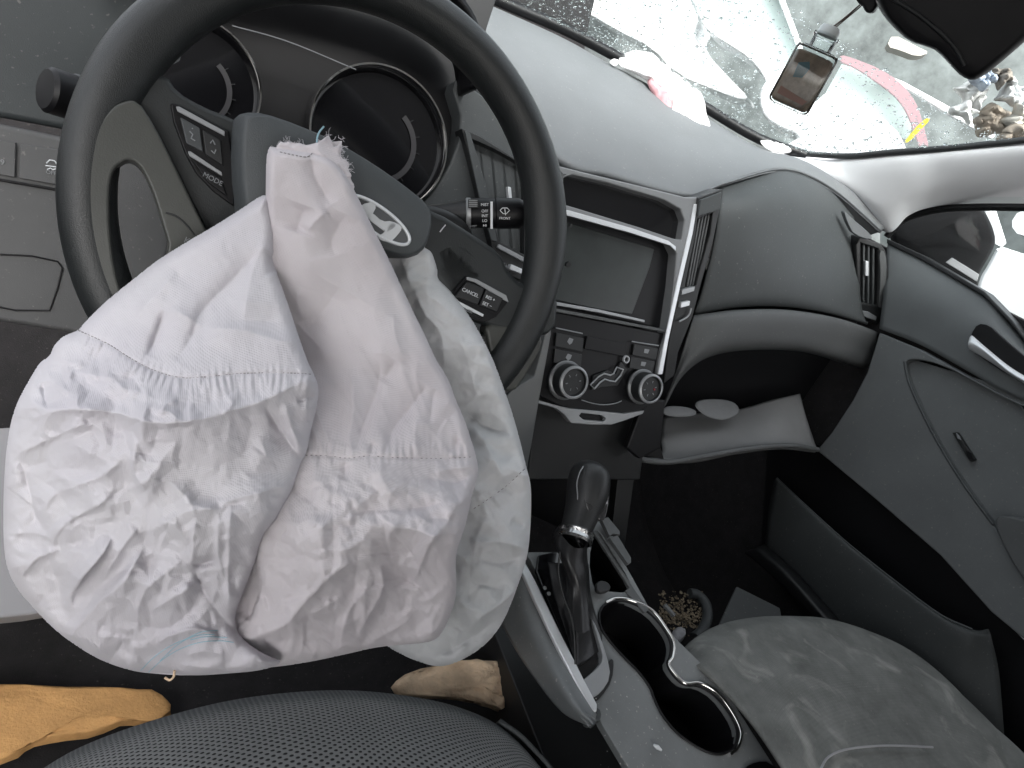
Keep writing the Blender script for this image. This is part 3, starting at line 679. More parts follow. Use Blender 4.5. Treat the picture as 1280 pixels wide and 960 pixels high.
pod = plate('button_pod', [(213, 129), (222, 130), (286, 163), (291, 200), (293, 258), (268, 240), (245, 216), (231, 190), (217, 152)], PWh, .006, M_black, wh, h=.009, bevel=.001)
a1 = ang_of(PWh, (222, 131), (286, 164))
plate('pod_edge', [(220, 133), (224, 133), (281, 164), (281, 170), (222, 139)], PWh, .002, M_silver, pod, h=.0105, bevel=.0004)
plate('pod_edge', [(235, 189), (238, 189), (277, 215), (278, 220), (237, 195)], PWh, .002, M_silver, pod, h=.0112, bevel=.0004)
def pbtn(poly, mm=M_dark): return plate('button', poly, PWh, .003, mm, pod, h=.0115, bevel=.0008)
pbtn([(225, 146), (250, 160), (254, 190), (233, 179)], mat('pod_button_grey', (.06, .065, .068), .35)); pbtn([(253, 162), (276, 175), (279, 207), (257, 193)]); pbtn([(240, 200), (277, 223), (284, 246), (258, 226)], M_black)
bm = bmesh.new()
for P in (((237, 164), (241, 168), (239, 173), (244, 176)), ((240, 160), (241, 161)), ((263, 179), (266, 175), (269, 181)), ((264, 188), (268, 192), (270, 187))): tube_bm(bm, [PWh.at(*p, .012) for p in P], .0005, 6)
link('icon', from_bm(bm), M_dimprint, pod)
text('print', 'MODE', 266, 224, PWh, .0048, M_dimprint, pod, a1 - .05, .0118)
plate('spoke', [(520, 262), (545, 262), (600, 297), (624, 313), (640, 342), (655, 356), (676, 350), (700, 365), (696, 420), (660, 420), (604, 408), (570, 385), (545, 350), (520, 320)], PWh, .018, M_spoke, wh, h=.004, rnd=1, bevel=.006, seg=3)
plate('spoke_insert', [(604, 402), (640, 407), (672, 411), (682, 428), (664, 462), (640, 496), (622, 478), (612, 440)], PWh, .016, M_insert, wh, h=.004, rnd=1, bevel=.005, seg=3)
plate('spoke_insert', [(604, 400), (680, 412), (640, 500), (560, 560), (480, 590), (420, 600), (400, 560), (500, 530), (580, 480)], PWh, .012, M_dark, wh, h=.001, rnd=1, bevel=.004)
pod2 = plate('button_pod', [(583, 346), (596, 350), (633, 370), (635, 378), (620, 397), (606, 403), (588, 400), (570, 386), (560, 372)], PWh, .006, M_black, wh, h=.008, bevel=.001)
pod = pod2; a2 = ang_of(PWh, (585, 349), (632, 372))
plate('pod_edge', [(584, 346), (596, 349), (633, 369), (636, 378), (632, 376), (594, 353), (584, 350)], PWh, .002, M_silver, pod, h=.0095, bevel=.0004)
plate('pod_edge', [(566, 375), (569, 374), (605, 393), (604, 396), (567, 379)], PWh, .002, M_alum, pod, h=.0104, bevel=.0004)
pbtn([(584, 352), (606, 361), (597, 381), (569, 371)]); pbtn([(608, 362), (629, 373), (621, 390), (600, 382)]); pbtn([(570, 381), (602, 397), (596, 400), (576, 392)], M_black)
text('print', 'CANCEL', 588, 366, PWh, .0044, M_print, pod, a2 + .03, .0118); text('print', 'RES +', 613, 373, PWh, .0040, M_print, pod, a2 + .03, .0118); text('print', 'SET −', 609, 381, PWh, .0040, M_print, pod, a2 + .03, .0118)
text('print', 'CRUISE', 584, 388, PWh, .0034, M_dimprint, pod, a2 + .03, .0118)
# hub: dark collar and padded cover with the emblem
PH = PWh.up(.012)
lathe('hub_collar', PWh.at(545, 330, -.03), WN, [(.030, -.03), (.034, .0), (.034, .026), (.028, .032), (0, .033)], M_dark, wh, 40)
lathe('hub_collar', PWh.at(556, 340, -.02), WN, [(.020, -.02), (.030, .0), (.030, .022), (.022, .024), (0, .024)], M_spoke, wh, 40)
hub = dome('hub_cover', [(291, 150), (300, 143), (322, 144), (360, 157), (410, 178), (460, 208), (500, 236), (528, 259), (533, 276), (529, 300), (520, 318), (500, 325), (470, 316), (400, 312), (330, 312), (305, 312), (296, 280), (288, 210)], PWh, .026, M_hub, wh, h=.010, inset=.10, rnd=1, skirt=.014, levels=6)
PE = PWh.up(.0392)
def ell(cx, cy, a, b, ang, n=48): return [(cx + a * math.cos(t) * math.cos(ang) - b * math.sin(t) * math.sin(ang), cy + a * math.cos(t) * math.sin(ang) + b * math.sin(t) * math.cos(ang)) for t in [2 * math.pi * k / n for k in range(n)]]
EC = (472, 275); EA = rad(36)
em = plate('emblem', ell(*EC, 50, 17, EA), PE, .003, mat('emblem_grey', (.10, .105, .11), .35), hub, bevel=0, rnd=0)
for r_, k_ in ((49, .0012),): tube('emblem_ring', [PE.at(*p, .0008) for p in ell(*EC, 48, 15.6, EA)], .0014, M_alum, hub, closed=True, seg=8)
for poly in ([(489, 276), (500, 281), (503, 286), (497, 294), (488, 303), (478, 301), (471, 296), (482, 290)], [(453, 255), (466, 252), (471, 258), (465, 269), (459, 273), (449, 262)], [(459, 264), (466, 266), (478, 277), (490, 276), (497, 282), (484, 291), (474, 284), (461, 274)]):
    plate('emblem_bar', poly, PE, .0022, M_alum, hub, h=.0018, rnd=1, bevel=.0003)
# steering column and shroud
sh = thing('steering_column', 'black steering column shroud behind the wheel hub', 'steering column', W(.14, .6, -.3))
c0 = WC - WN * .02 + Vector((.0, 0, 0)); c1 = WC - WN * .20 + Vector((0, 0, -.03))
tube('shaft', [c0, lerp(c0, c1, .3), lerp(c0, c1, .7), c1], [.03, .045, .06, .065], M_dark, sh, seg=28)
plate('shroud', [(505, 262), (530, 252), (580, 268), (600, 300), (590, 350), (540, 380), (480, 350)], PWh, .10, M_dark, sh, h=-.03, rnd=2, bevel=.008, seg=3)
# wiper stalk
wsT = thing('wiper_stalk', 'black wiper stalk with white markings right of the hub', 'stalk', PY(530, 268, .585))
A = PY(528, 266, .60); B = PY(653, 267, .575); axs = (B - A).normalized(); L_ = (B - A).length
lathe('stalk_arm', A, axs, [(.004, 0), (.007, .004), (.009, L_ * .25), (.0125, L_ * .44), (.0130, L_ * .46)], M_dark, wsT, 28)
lathe('stalk_ring', A, axs, [(.0132, L_ * .43), (.0142, L_ * .44), (.0142, L_ * .475), (.0132, L_ * .48)], M_silver, wsT, 28)
lathe('stalk_sleeve', A, axs, [(.0130, L_ * .475), (.0138, L_ * .48), (.0138, L_ * .72), (.0130, L_ * .725)], M_black, wsT, 28)
kn = lathe('stalk_knob', A, axs, [(.0128, L_ * .72), (.0142, L_ * .73), (.0142, L_ * .96), (.0125, L_ * 1.0), (0, L_ * 1.005)], M_black, wsT, 28)
tv = (CAM - lerp(A, B, .6)); tv = (tv - axs * tv.dot(axs)).normalized()
PK = Plane(lerp(A, B, .6) + tv * .0143, tv); PK.x = axs; PK.y = PK.n.cross(PK.x)
plate('scale_strip', [(613, 252), (616, 252), (616, 286), (613, 286)], PK, .0006, M_print, wsT, h=.0002, bevel=0)
rg = plate('stalk_switch', [(585, 249), (598, 249), (598, 260), (585, 260)], PK, .004, M_dark, wsT, h=.0006)
for i in range(4): plate('ridge', [(586, 250 + i * 2.4), (597, 250 + i * 2.4), (597, 251 + i * 2.4), (586, 251 + i * 2.4)], PK, .0008, M_dimprint, rg, h=.0012, bevel=0)
for s_, yy in (('MIST', 256), ('OFF', 264), ('INT', 270), ('LO', 276), ('HI', 282)): text('print', s_, 606, yy, PK, .0036, M_print, wsT, 0, .0004)
text('print', 'FRONT', 631, 273, PK, .0032, M_print, kn, 0, .0006); text('print', 'MIST', 592, 283, PK, .003, M_dimprint, wsT, 0, .0003)
bm = bmesh.new()
for P in (((625, 263), (628, 260), (634, 260), (637, 263), (633, 267), (629, 267), (625, 263)), ((631, 261), (632, 269))): tube_bm(bm, [PK.at(*p, .0005) for p in P], .0004, 6)
link('icon', from_bm(bm), M_print, kn)
# lights stalk, left of the wheel
ls = thing('light_stalk', 'black light stalk end poking out left of the steering wheel', 'stalk', PY(80, 118, .60))
A = PY(120, 132, .60); B = PY(60, 112, .585); d_ = (B - A).normalized(); L_ = (B - A).length
lathe('stalk_arm', A, d_, [(.010, -.05), (.0125, 0), (.0125, L_ * .35)], M_dark, ls, 24)
lathe('stalk_knob', A, d_, [(.0125, L_ * .35), (.0158, L_ * .42), (.0158, L_ * .98), (.0135, L_ * 1.06), (0, L_ * 1.09)], M_black, ls, 28)
lathe('stalk_ring', A, d_, [(.0160, L_ * .40), (.0170, L_ * .42), (.0170, L_ * .5), (.0160, L_ * .52)], M_panel, ls, 28)

# ================================================================== PASSENGER DOOR
dr = thing('passenger_door', 'grey passenger door with silver latch handle and long map pocket', 'car door', W(1.09, .5, -.85))
XD = 1.085
ut = [[PX(1113, 303, 1.115), PX(1152, 321, 1.115), PX(1228, 368, 1.115), PX(1262, 402, 1.115), PX(1300, 450, 1.115)],
      [PX(1109, 308, 1.100), PX(1150, 328, 1.100), PX(1226, 374, 1.100), PX(1258, 408, 1.100), PX(1300, 456, 1.100)],
      [PX(1105, 360, 1.088), PX(1150, 375, 1.086), PX(1218, 410, 1.086), PX(1255, 438, 1.086), PX(1300, 475, 1.086)],
      [PX(1099, 411, 1.094), PX(1150, 431, 1.094), PX(1213, 466, 1.094), PX(1250, 487, 1.094), PX(1300, 510, 1.094)]]
patch('upper_trim', ut, mat('door_upper_plastic', (.13, .14, .144), .6, grain=.3, gscale=1200, var=.08, spec=.35), dr, nu=8, nv=8, thick=.004)
PD = Plane(W(XD, 0, 0), (-1, 0, 0)); PD.x = Vector((0, -1, 0)); PD.y = Zv
plate('sill_cap', [(1108, 298), (1152, 318), (1230, 364), (1265, 400), (1300, 446), (1300, 452), (1262, 404), (1228, 369), (1150, 324), (1108, 304)], PD, .03, M_dark, dr, h=-.012, bevel=.002)
# latch
hb = plate('handle_bowl', [(1213, 418), (1222, 404), (1236, 406), (1250, 420), (1300, 462), (1300, 488), (1262, 470), (1222, 444), (1212, 434)], PD, .006, M_black, dr, h=.004, rnd=1, bevel=.001)
hd = [[PD.at(x, y, h_) for x, y in P] for P, h_ in (([(1212, 421), (1216, 420), (1230, 432), (1262, 458), (1295, 478)], .012), ([(1210, 430), (1216, 430), (1232, 440), (1262, 465), (1295, 484)], .018), ([(1211, 437), (1218, 441), (1238, 453), (1264, 470), (1295, 488)], .010))]
patch('handle', hd, M_alum, dr, nu=5, nv=5, thick=.004)
lower = [(1099, 416), (1150, 437), (1213, 472), (1250, 492), (1310, 520), (1310, 830), (1280, 799), (1239, 765), (1175, 694), (1092, 622), (1021, 563), (1040, 540), (1066, 500), (1084, 465), (1092, 440)]
plate('lower_panel', lower, PD, .02, M_door, dr, h=0, bevel=.004, seg=3, holes=[chaikin([(1128, 455), (1140, 447), (1178, 456), (1230, 484), (1300, 520), (1300, 745), (1262, 690), (1240, 653), (1200, 600), (1164, 540), (1136, 480)], 2)])
plate('recess', [(1110, 440), (1310, 500), (1310, 790), (1230, 680), (1150, 560)], PD, .01, M_door, dr, h=-.014, bevel=0)
tube('recess_edge', [PD.at(*p, -.001) for p in ((1131, 452), (1138, 482), (1166, 541), (1202, 601), (1242, 656))], .0024, M_panel, dr, n=6)
sw = plate('window_switch', [(1190, 541), (1196, 540), (1218, 574), (1212, 577)], PD, .008, M_dark, dr, h=-.004)
plate('switch_mark', [(1195, 541), (1199, 545), (1201, 550), (1197, 548)], PD, .002, M_dimprint, sw, h=-.002, bevel=0); plate('switch_mark', [(1207, 563), (1214, 566), (1217, 575), (1210, 573)], PD, .002, M_black, sw, h=-.0025, bevel=0)
plate('pull_grip', [(1240, 652), (1252, 642), (1300, 655), (1310, 760), (1290, 740), (1262, 700)], PD, .03, M_lower, dr, h=.016, rnd=2, bevel=.006, seg=3)
# map pocket bulging into the footwell
pk = [[PX(972, 598, 1.03), PX(1010, 634, 1.025), PX(1060, 679, 1.02), PX(1120, 727, 1.02), PX(1175, 768, 1.02), PX(1216, 787, 1.03), PX(1236, 786, 1.07)],
      [PX(968, 602, 1.022), PX(1008, 640, 1.015), PX(1058, 686, 1.012), PX(1116, 734, 1.012), PX(1170, 775, 1.012), PX(1212, 798, 1.02), PX(1240, 800, 1.06)],
      [PX(960, 640, 1.03), PX(1000, 680, 1.022), PX(1046, 725, 1.02), PX(1098, 775, 1.02), PX(1148, 822, 1.02), PX(1200, 850, 1.03), PX(1250, 850, 1.06)],
      [PX(955, 700, 1.05), PX(985, 740, 1.045), PX(1030, 790, 1.04), PX(1080, 850, 1.04), PX(1120, 900, 1.04), PX(1180, 960, 1.05), PX(1260, 990, 1.07)]]
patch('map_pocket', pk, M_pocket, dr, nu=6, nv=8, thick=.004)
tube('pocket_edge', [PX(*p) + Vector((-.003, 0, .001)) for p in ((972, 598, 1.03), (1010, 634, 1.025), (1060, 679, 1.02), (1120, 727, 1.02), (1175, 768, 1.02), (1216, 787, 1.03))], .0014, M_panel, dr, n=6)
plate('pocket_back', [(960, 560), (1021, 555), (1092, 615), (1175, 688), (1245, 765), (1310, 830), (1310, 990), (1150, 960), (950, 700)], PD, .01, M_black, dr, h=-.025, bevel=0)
sp = [[PX(930, 690, 1.0), PX(965, 720, 1.0), PX(1010, 765, 1.0), PX(1040, 800, 1.0)], [PX(945, 685, .99), PX(980, 715, .99), PX(1025, 765, .99), PX(1055, 800, .99)], [PX(955, 680, 1.02), PX(995, 715, 1.02), PX(1040, 765, 1.02), PX(1070, 800, 1.02)]]
patch('sill_step', sp, M_dark, dr, nu=5, nv=5, thick=.003)

# ================================================================== CENTRE CONSOLE
co = thing('centre_console', 'grey centre console with chrome edged cup holder between the seats', 'console', W(.5, .4, -.85))
PT_ = Plane.three(PZ(655, 700, -.452), PZ(745, 900, -.50), PZ(960, 955, -.50))
cup = [(749, 766), (754, 756), (770, 750), (789, 753), (813, 766), (831, 788), (839, 804), (838, 820), (832.5, 830), (842, 846), (855, 857), (874, 857), (895, 870), (913.6, 894), (923, 915), (919, 934), (911, 940), (895, 944), (874, 936), (847, 918), (828.6, 896), (818, 875), (813, 859), (797, 838), (778, 820), (757, 796), (749, 780)]
bin_ = [(744, 662), (752, 668), (792, 734), (786, 741), (750, 738), (742, 735), (736, 700)]
M_ctop = mat('console_plastic', (.165, .175, .178), .42, grain=.2, var=.15, vscale=14, dust=.6, rvar=.12)
top = plate('console_top', [(655, 690), (664, 702), (745, 886), (752, 905), (800, 985), (985, 985), (950, 930), (900, 852), (845, 798), (812, 760), (782, 706), (758, 650), (740, 652), (738, 668), (700, 690)], PT_, .010, M_ctop, co, bevel=.0025, seg=3, holes=[chaikin(cup, 1), chaikin(bin_, 1)])
def well(name, poly, depth, m):
    P = chaikin(poly, 1); bm = bmesh.new(); cc = sum((PT_.at(*p) for p in P), Vector()) / len(P)
    a = [bm.verts.new(cc + (PT_.at(*p, -.0015) - cc) * .995) for p in P]; b = [bm.verts.new(cc + (PT_.at(*p) - cc) * .93 - PT_.n * depth) for p in P]
    for i in range(len(a)): bm.faces.new((a[i], b[i], b[(i + 1) % len(a)], a[(i + 1) % len(a)]))
    bm.faces.new(b); return link(name, from_bm(bm), m, co, smooth=50)
well('cup_holder', cup, .07, M_black); well('storage_bin', bin_, .05, M_black)
tube('chrome_rim', [PT_.at(*p, .001) for p in chaikin(cup + cup[:1], 2, False)], .0013, M_black, co, seg=8)
cr = [(757, 753), (770, 748), (789, 750.5), (815, 763), (833, 786), (842, 803), (841, 821), (836, 830), (845, 844), (857, 854), (875, 854), (897, 867), (916, 892), (926, 915), (922, 934), (912, 943)]
tube('chrome_rim', [PT_.at(*p, .0015) for p in cr], .0019, M_chrome, co, seg=12, n=5)
# left flank with its bright strip
fl = [[PT_.at(650, 697, .003), PT_.at(672, 745, .003), PT_.at(700, 800, .003), PT_.at(728, 858, .003), PT_.at(746, 893, .003)],
      [PX(640, 725, .385), PX(655, 768, .385), PX(680, 820, .388), PX(712, 872, .39), PX(742, 905, .40)],
      [PX(620, 765, .39), PX(640, 805, .39), PX(668, 848, .392), PX(702, 890, .40), PX(736, 908, .41)]]
patch('side_panel', fl, M_ctop, co, nu=6, nv=8, thick=.006)
plate('bright_strip', [(650, 697), (659, 706), (671, 728), (700, 788), (730, 848), (747, 880), (747, 890), (741, 889), (722, 858), (690, 795), (664, 740), (652, 713)], PT_, .006, M_alum, co, h=.011, rnd=0, bevel=.002)
plate('end_cap', [(741, 885), (750, 884), (753, 896), (746, 905), (738, 900)], PT_, .02, M_panel, co, h=.004, rnd=1, bevel=.002)
box('console_core', (.415, -.1, -.9), (.585, .56, -.58), M_dark, co)
plate('bin_frame', [(741, 664), (745, 662), (797, 742), (812, 762), (806, 766), (790, 748), (782, 738), (787, 734)], PT_, .004, M_lower, co, h=.003, bevel=.001)
plate('rear_slot', [(930, 960), (945, 952), (962, 952), (985, 975), (930, 985)], PT_, .002, M_black, co, h=.0025, rnd=1, bevel=0)
for P in ([(752, 649), (760, 646), (775, 664), (775, 668), (766, 667), (762, 670)], [(762, 672), (772, 669), (789, 697), (789, 703), (785, 705)]):
    plate('clip', P, PT_, .006, M_lower, co, h=.012, bevel=.0005)
plate('clip', [(830, 756), (833, 754), (845, 768), (843, 770)], PT_, .004, M_lower, co, h=.004, bevel=.0005)
# gear lever
gv = thing('gear_lever', 'black gear lever with glossy knob and crumpled leather boot', 'gear lever', PT_.at(722, 800))
plate('gate_panel', [(664, 696), (700, 688), (724, 700), (742, 760), (744, 800), (752, 850), (738, 868), (724, 840), (690, 765)], PT_, .006, M_gloss, gv, h=.004, rnd=1, bevel=.001)
gf = plate('gate_frame', [(738, 770), (746, 782), (760, 822), (764, 846), (752, 866), (737, 874), (727, 852), (734, 846), (746, 836), (754, 824), (750, 806)], PT_, .02, M_silver, gv, h=.009, rnd=1, bevel=.002)
plate('gate_skirt', [(730, 858), (750, 846), (764, 822), (768, 826), (766, 850), (752, 872), (740, 880)], PT_, .014, M_dark, gv, h=.003, rnd=1, bevel=.002)
bt0 = PT_.at(722, 815, .012); col = PT(720, 672, PT_.at(722, 815).length)  # boot base and collar
def depth_of(p): v_ = ROT.transposed() @ (p - CAM); return -v_.z
tb = depth_of(bt0)
boot_rings = [((722, 775), 16, 22, tb + .010), ((722, 745), 14, 15, tb + .020), ((721, 725), 14, 13, tb + .024), ((717, 703), 19, 14, tb + .028), ((713, 684), 22, 12, tb + .032), ((717, 669), 19, 9, tb + .034)]
bm = bmesh.new(); prev = None; cr_ = catmull([(c[0], c[1], a, b, t) for (c, a, b, t) in boot_rings], 5)
for j, (cx, cy, a, b, t) in enumerate(cr_):
    cur = []
    for k in range(64):
        th = 2 * math.pi * k / 64; fold = 1 + .07 * math.sin(3 * th + .8 + .5 * math.sin(j * .12)) + .02 * math.sin(7 * th + j * .15)
        squ = 1.0 / max(abs(math.cos(th)), abs(math.sin(th))) ** (.5 * max(0, 1 - j / 12))
        ce = PT(cx, cy, t); s_ = t / FOC
        up_ = (Vector((0, 0, 1)) - Vector((0, 0, 1)) * 0)
        dx = Vector((1, -.1, 0)).normalized(); dy = Vector((.1, 1, 0)).normalized()
        f_ = fold if j < 26 else 1
        cur.append(bm.verts.new(ce + dx * math.cos(th) * a * s_ * f_ * squ + dy * math.sin(th) * a * 1.15 * s_ * f_ * squ))
    if prev:
        for k in range(64): bm.faces.new((prev[k], prev[(k + 1) % 64], cur[(k + 1) % 64], cur[k]))
    prev = cur
M_boot = mat('boot_leather', (.012, .012, .013), .33, grain=.4, gscale=700, var=.1)
bt = link('boot', from_bm(bm), M_boot, gv, smooth=180)
sk = [[PT_.at(x, y, .004) for x, y in ((684, 702), (690, 735), (699, 765), (710, 798), (719, 833))],
      [PT_.at(x, y, h_) for x, y, h_ in ((700, 704, .018), (708, 735, .016), (712, 765, .009), (716, 798, .006), (720, 834, .007))],
      [PT_.at(x, y, h_) for x, y, h_ in ((716, 706, .045), (719, 738, .038), (722, 766, .026), (721, 798, .017), (721, 835, .009))],
      [PT_.at(x, y, h_) for x, y, h_ in ((728, 706, .022), (731, 738, .018), (735, 768, .009), (738, 795, .006), (735, 826, .006))],
      [PT_.at(x, y, .003) for x, y in ((736, 706), (738, 738), (744, 766), (752, 792), (751, 812))]]
patch('boot_skirt', sk, M_boot, bt, nu=8, nv=8, thick=.002)
tube('boot_seam', [PT(x, y, tb + .004 - .012) for x, y in ((700, 690), (698, 715), (704, 745), (716, 780), (719, 830))], .0009, M_dark, gv, n=5)
ck = PT(719, 670, tb + .034)
tk = tb + .036
kn_prof = [((718, 668), 18), ((723, 655), 20), ((728, 640), 22), ((733, 622), 25), ((736, 604), 26), ((738, 590), 23), ((739, 582), 15), ((739, 578), 4)]
kp = catmull([(c[0], c[1], r, 0) for c, r in kn_prof], 6); bm = bmesh.new(); prev = None
M_knob = mat('knob_leather', (.020, .021, .022), .40, grain=.3, var=.1)
for j, (cx, cy, r, _) in enumerate(kp):
    ce = PT(cx, cy, tk + j * .0009); s_ = (tk + j * .0009) / FOC
    axk = (PT(738, 579, tk + .04) - PT(719, 668, tk)).normalized(); a_ = axk.cross(Vector((0, 1, 0))).normalized(); b_ = axk.cross(a_)
    cur = [bm.verts.new(ce + a_ * math.cos(2 * math.pi * k / 40) * r * s_ + b_ * math.sin(2 * math.pi * k / 40) * r * s_ * 1.05) for k in range(40)]
    if prev:
        for k in range(40): bm.faces.new((prev[k], prev[(k + 1) % 40], cur[(k + 1) % 40], cur[k]))
    prev = cur
bm.faces.new(prev); kb = link('knob', from_bm(bm), M_knob, gv, smooth=180)
cap = []
for f_, x0, x1 in ((.93, 729, 754), (.84, 727, 759), (.70, 727, 762), (.52, 730, 762), (.36, 735, 759), (.22, 742, 755)):
    yy = 668 - (668 - 578) * f_; row = []
    for g_ in (0, .33, .66, 1):
        x = x0 + (x1 - x0) * g_; cx_ = np.interp(yy, [578, 582, 590, 604, 622, 640, 655, 668], [739, 739, 738, 736, 733, 728, 723, 718]); rr = np.interp(yy, [578, 582, 590, 604, 622, 640, 655, 668], [6, 15, 23, 26, 25, 22, 20, 18])
        s__ = min(.97, abs(x - cx_) / rr); row.append(PT(x, yy + 2, tk + .035 * f_ - rr * tk / FOC * math.sqrt(1 - s__ * s__) - .0012))
    cap.append(row)
patch('knob_cap', cap, mat('knob_gloss', (.03, .03, .031), .14, coat=.8), gv, nu=6, nv=6, thick=.001)
tube('knob_seam', [PT(x, y, tk + d) for x, y, d in ((729, 583, .006), (724, 592, .0), (721, 605, -.002), (722, 622, -.001), (720, 645, .001))], .0007, M_dimprint, gv, n=5)
axc = (PT(727, 640, tk + .012) - ck).normalized()
lathe('collar', ck - axc * .006, axc, [(.0165, 0), (.019, .002), (.0175, .006), (.019, .009), (.0165, .012)], mat('crinkled_chrome', (.5, .5, .5), .2, metal=1, grain=1, gscale=300), gv, 40)
plate('release_button', [(745, 728), (752, 724), (762, 728), (765, 736), (757, 741), (746, 740)], PT_, .006, M_dark, gv, h=.01, rnd=2, bevel=.002)
for x, y in ((686, 742), (681, 735)): lathe('gate_screw', PT_.at(x, y, .005), PT_.n, [(0, .0012), (.0018, .001), (.0022, 0)], M_silver, gv, 16)

# ================================================================== SEATS
ds = thing('driver_seat', 'driver seat cushion in dark perforated cloth at the bottom edge', 'car seat', W(.13, .1, -.88))
def rowz(pts, z, dy=0): return [PZ(x, y, z) + Vector((0, dy, 0)) for x, y in pts]
e0 = [(20, 990), (100, 941), (200, 904), (300, 879), (400, 868), (480, 870), (560, 883), (618, 905), (655, 935), (700, 990)]
r0 = [p + Vector((0, .012, -.16)) for p in rowz(e0, -.575)]
r1_ = [p + Vector((0, .014, -.03)) for p in rowz(e0, -.570)]
r2_ = rowz(e0, -.560)
def inward(r, dy, dz, sx=.94):
    c = sum(r, Vector()) / len(r); return [Vector((c.x + (p.x - c.x) * sx, p.y - dy, p.z + dz)) for p in r]
r3_ = inward(r2_, .03, .008, .97); r4_ = inward(r2_, .09, .012, .95); r5_ = inward(r2_, .2, .004, .95); r6_ = inward(r2_, .36, -.02, .95)
patch('cushion', [r0, r1_, r2_, r3_, r4_, r5_, r6_], M_perf, ds, nu=6, nv=6, thick=.004, uvs=135)
box('seat_base', (-.1, -.35, -.88), (.33, .24, -.66), M_dark, ds)
side = [[r2_[-3] + Vector((.004, 0, .002)), r2_[-2] + Vector((.004, 0, .002)), r2_[-1] + Vector((.006, -.02, .002)), r2_[-1] + Vector((.01, -.2, 0))],
        [r2_[-3] + Vector((.012, .01, -.03)), r2_[-2] + Vector((.02, .01, -.03)), r2_[-1] + Vector((.02, -.01, -.03)), r2_[-1] + Vector((.02, -.2, -.03))],
        [r2_[-3] + Vector((.005, .012, -.12)), r2_[-2] + Vector((.02, .012, -.12)), r2_[-1] + Vector((.02, 0, -.14)), r2_[-1] + Vector((.02, -.2, -.14))]]
patch('bolster', side, M_panel, ds, nu=5, nv=6, thick=.004)
ps = thing('passenger_seat', 'front passenger seat cushion in grey ribbed cloth with pale stains', 'car seat', W(.86, .05, -.88))
e1 = [(866, 830), (884, 802), (918, 783), (960, 775), (1005, 774), (1045, 777), (1092, 791), (1136, 813), (1180, 850), (1216, 897), (1262, 975)]
q2 = rowz(e1, -.475)
q0 = [p + Vector((0, .015, -.2)) for p in q2]; q1 = [p + Vector((0, .018, -.035)) for p in q2]
q3 = inward(q2, .035, .008, .96); q4 = inward(q2, .1, .012, .93); q5 = inward(q2, .22, .004, .93); q6 = inward(q2, .36, -.01, .93)
patch('cushion', [q0, q1, q2, q3, q4, q5, q6], M_rib, ps, nu=6, nv=6, thick=.004, uvs=300)
box('seat_base', (.68, -.35, -.88), (1.02, .22, -.66), M_dark, ps)

# ================================================================== LOOSE THINGS ON THE FLOOR
rf = Plane(PZ(100, 890, -.86), (0, 0, 1))
def foam(name, poly, pl, hgt, m, label, rough=.006, seed=1):
    P = []; R_ = random.Random(seed); Q = chaikin(poly, 1)
    for i, p in enumerate(Q): P.append((p[0] + R_.uniform(-1.5, 1.5), p[1] + R_.uniform(-1.5, 1.5)))
    P3 = [pl.at(*p) for p in P]; c = sum(P3, Vector()) / len(P3); bm = bmesh.new(); prev = None
    for k in range(12):
        if k < 4: s, z = 1 + .02 * math.sin(k / 3 * math.pi), hgt * k / 4
        else: s = 1 - ((k - 4) / 7.0) ** 1.3; z = hgt * (1 + .15 * math.sin((k - 4) / 7 * 1.57))
        cur = []
        for q in P3:
            v_ = c + (q - c) * s; n1 = float(pnoise(np.array(v_.x * 45), np.array(v_.y * 45 + k * .6), seed)) + .5 * float(pnoise(np.array(v_.x * 130), np.array(v_.z * 90 + v_.y * 130), seed + 3))
            cur.append(bm.verts.new(v_ + pl.n * (z + n1 * rough * (1 if k else 0)) + (q - c).normalized() * n1 * rough * .7))
        if prev:
            for i in range(len(cur)): bm.faces.new((prev[i], prev[(i + 1) % len(cur)], cur[(i + 1) % len(cur)], cur[i]))
        prev = cur
    bmesh.ops.remove_doubles(bm, verts=bm.verts, dist=1e-5)
    return tag(link(name, from_bm(bm), m, None, smooth=180), label, 'foam')
foam('foam_piece', [(-60, 862), (0, 864), (110, 868), (160, 868), (195, 873), (212, 886), (208, 900), (192, 911), (176, 908), (160, 905), (120, 922), (70, 928), (35, 935), (18, 950), (-60, 970)], rf, .013, M_foam1, 'long torn orange foam strip lying on the dark floor at the lower left', .004, 3)
cf_o = PT(560, 855, .74)
rf2 = Plane(cf_o, (.05, -.45, .9))
foam('foam_chunk', [(486, 862), (500, 848), (530, 836), (565, 829), (600, 828), (618, 829), (615, 838), (633, 841), (634, 850), (628, 858), (637, 875), (627, 877), (622, 870), (622, 892), (612, 885), (600, 880), (560, 875), (500, 872)], rf2, .012, M_foam2, 'tan foam chunk with ragged end between the driver seat and the console', .007, 8)
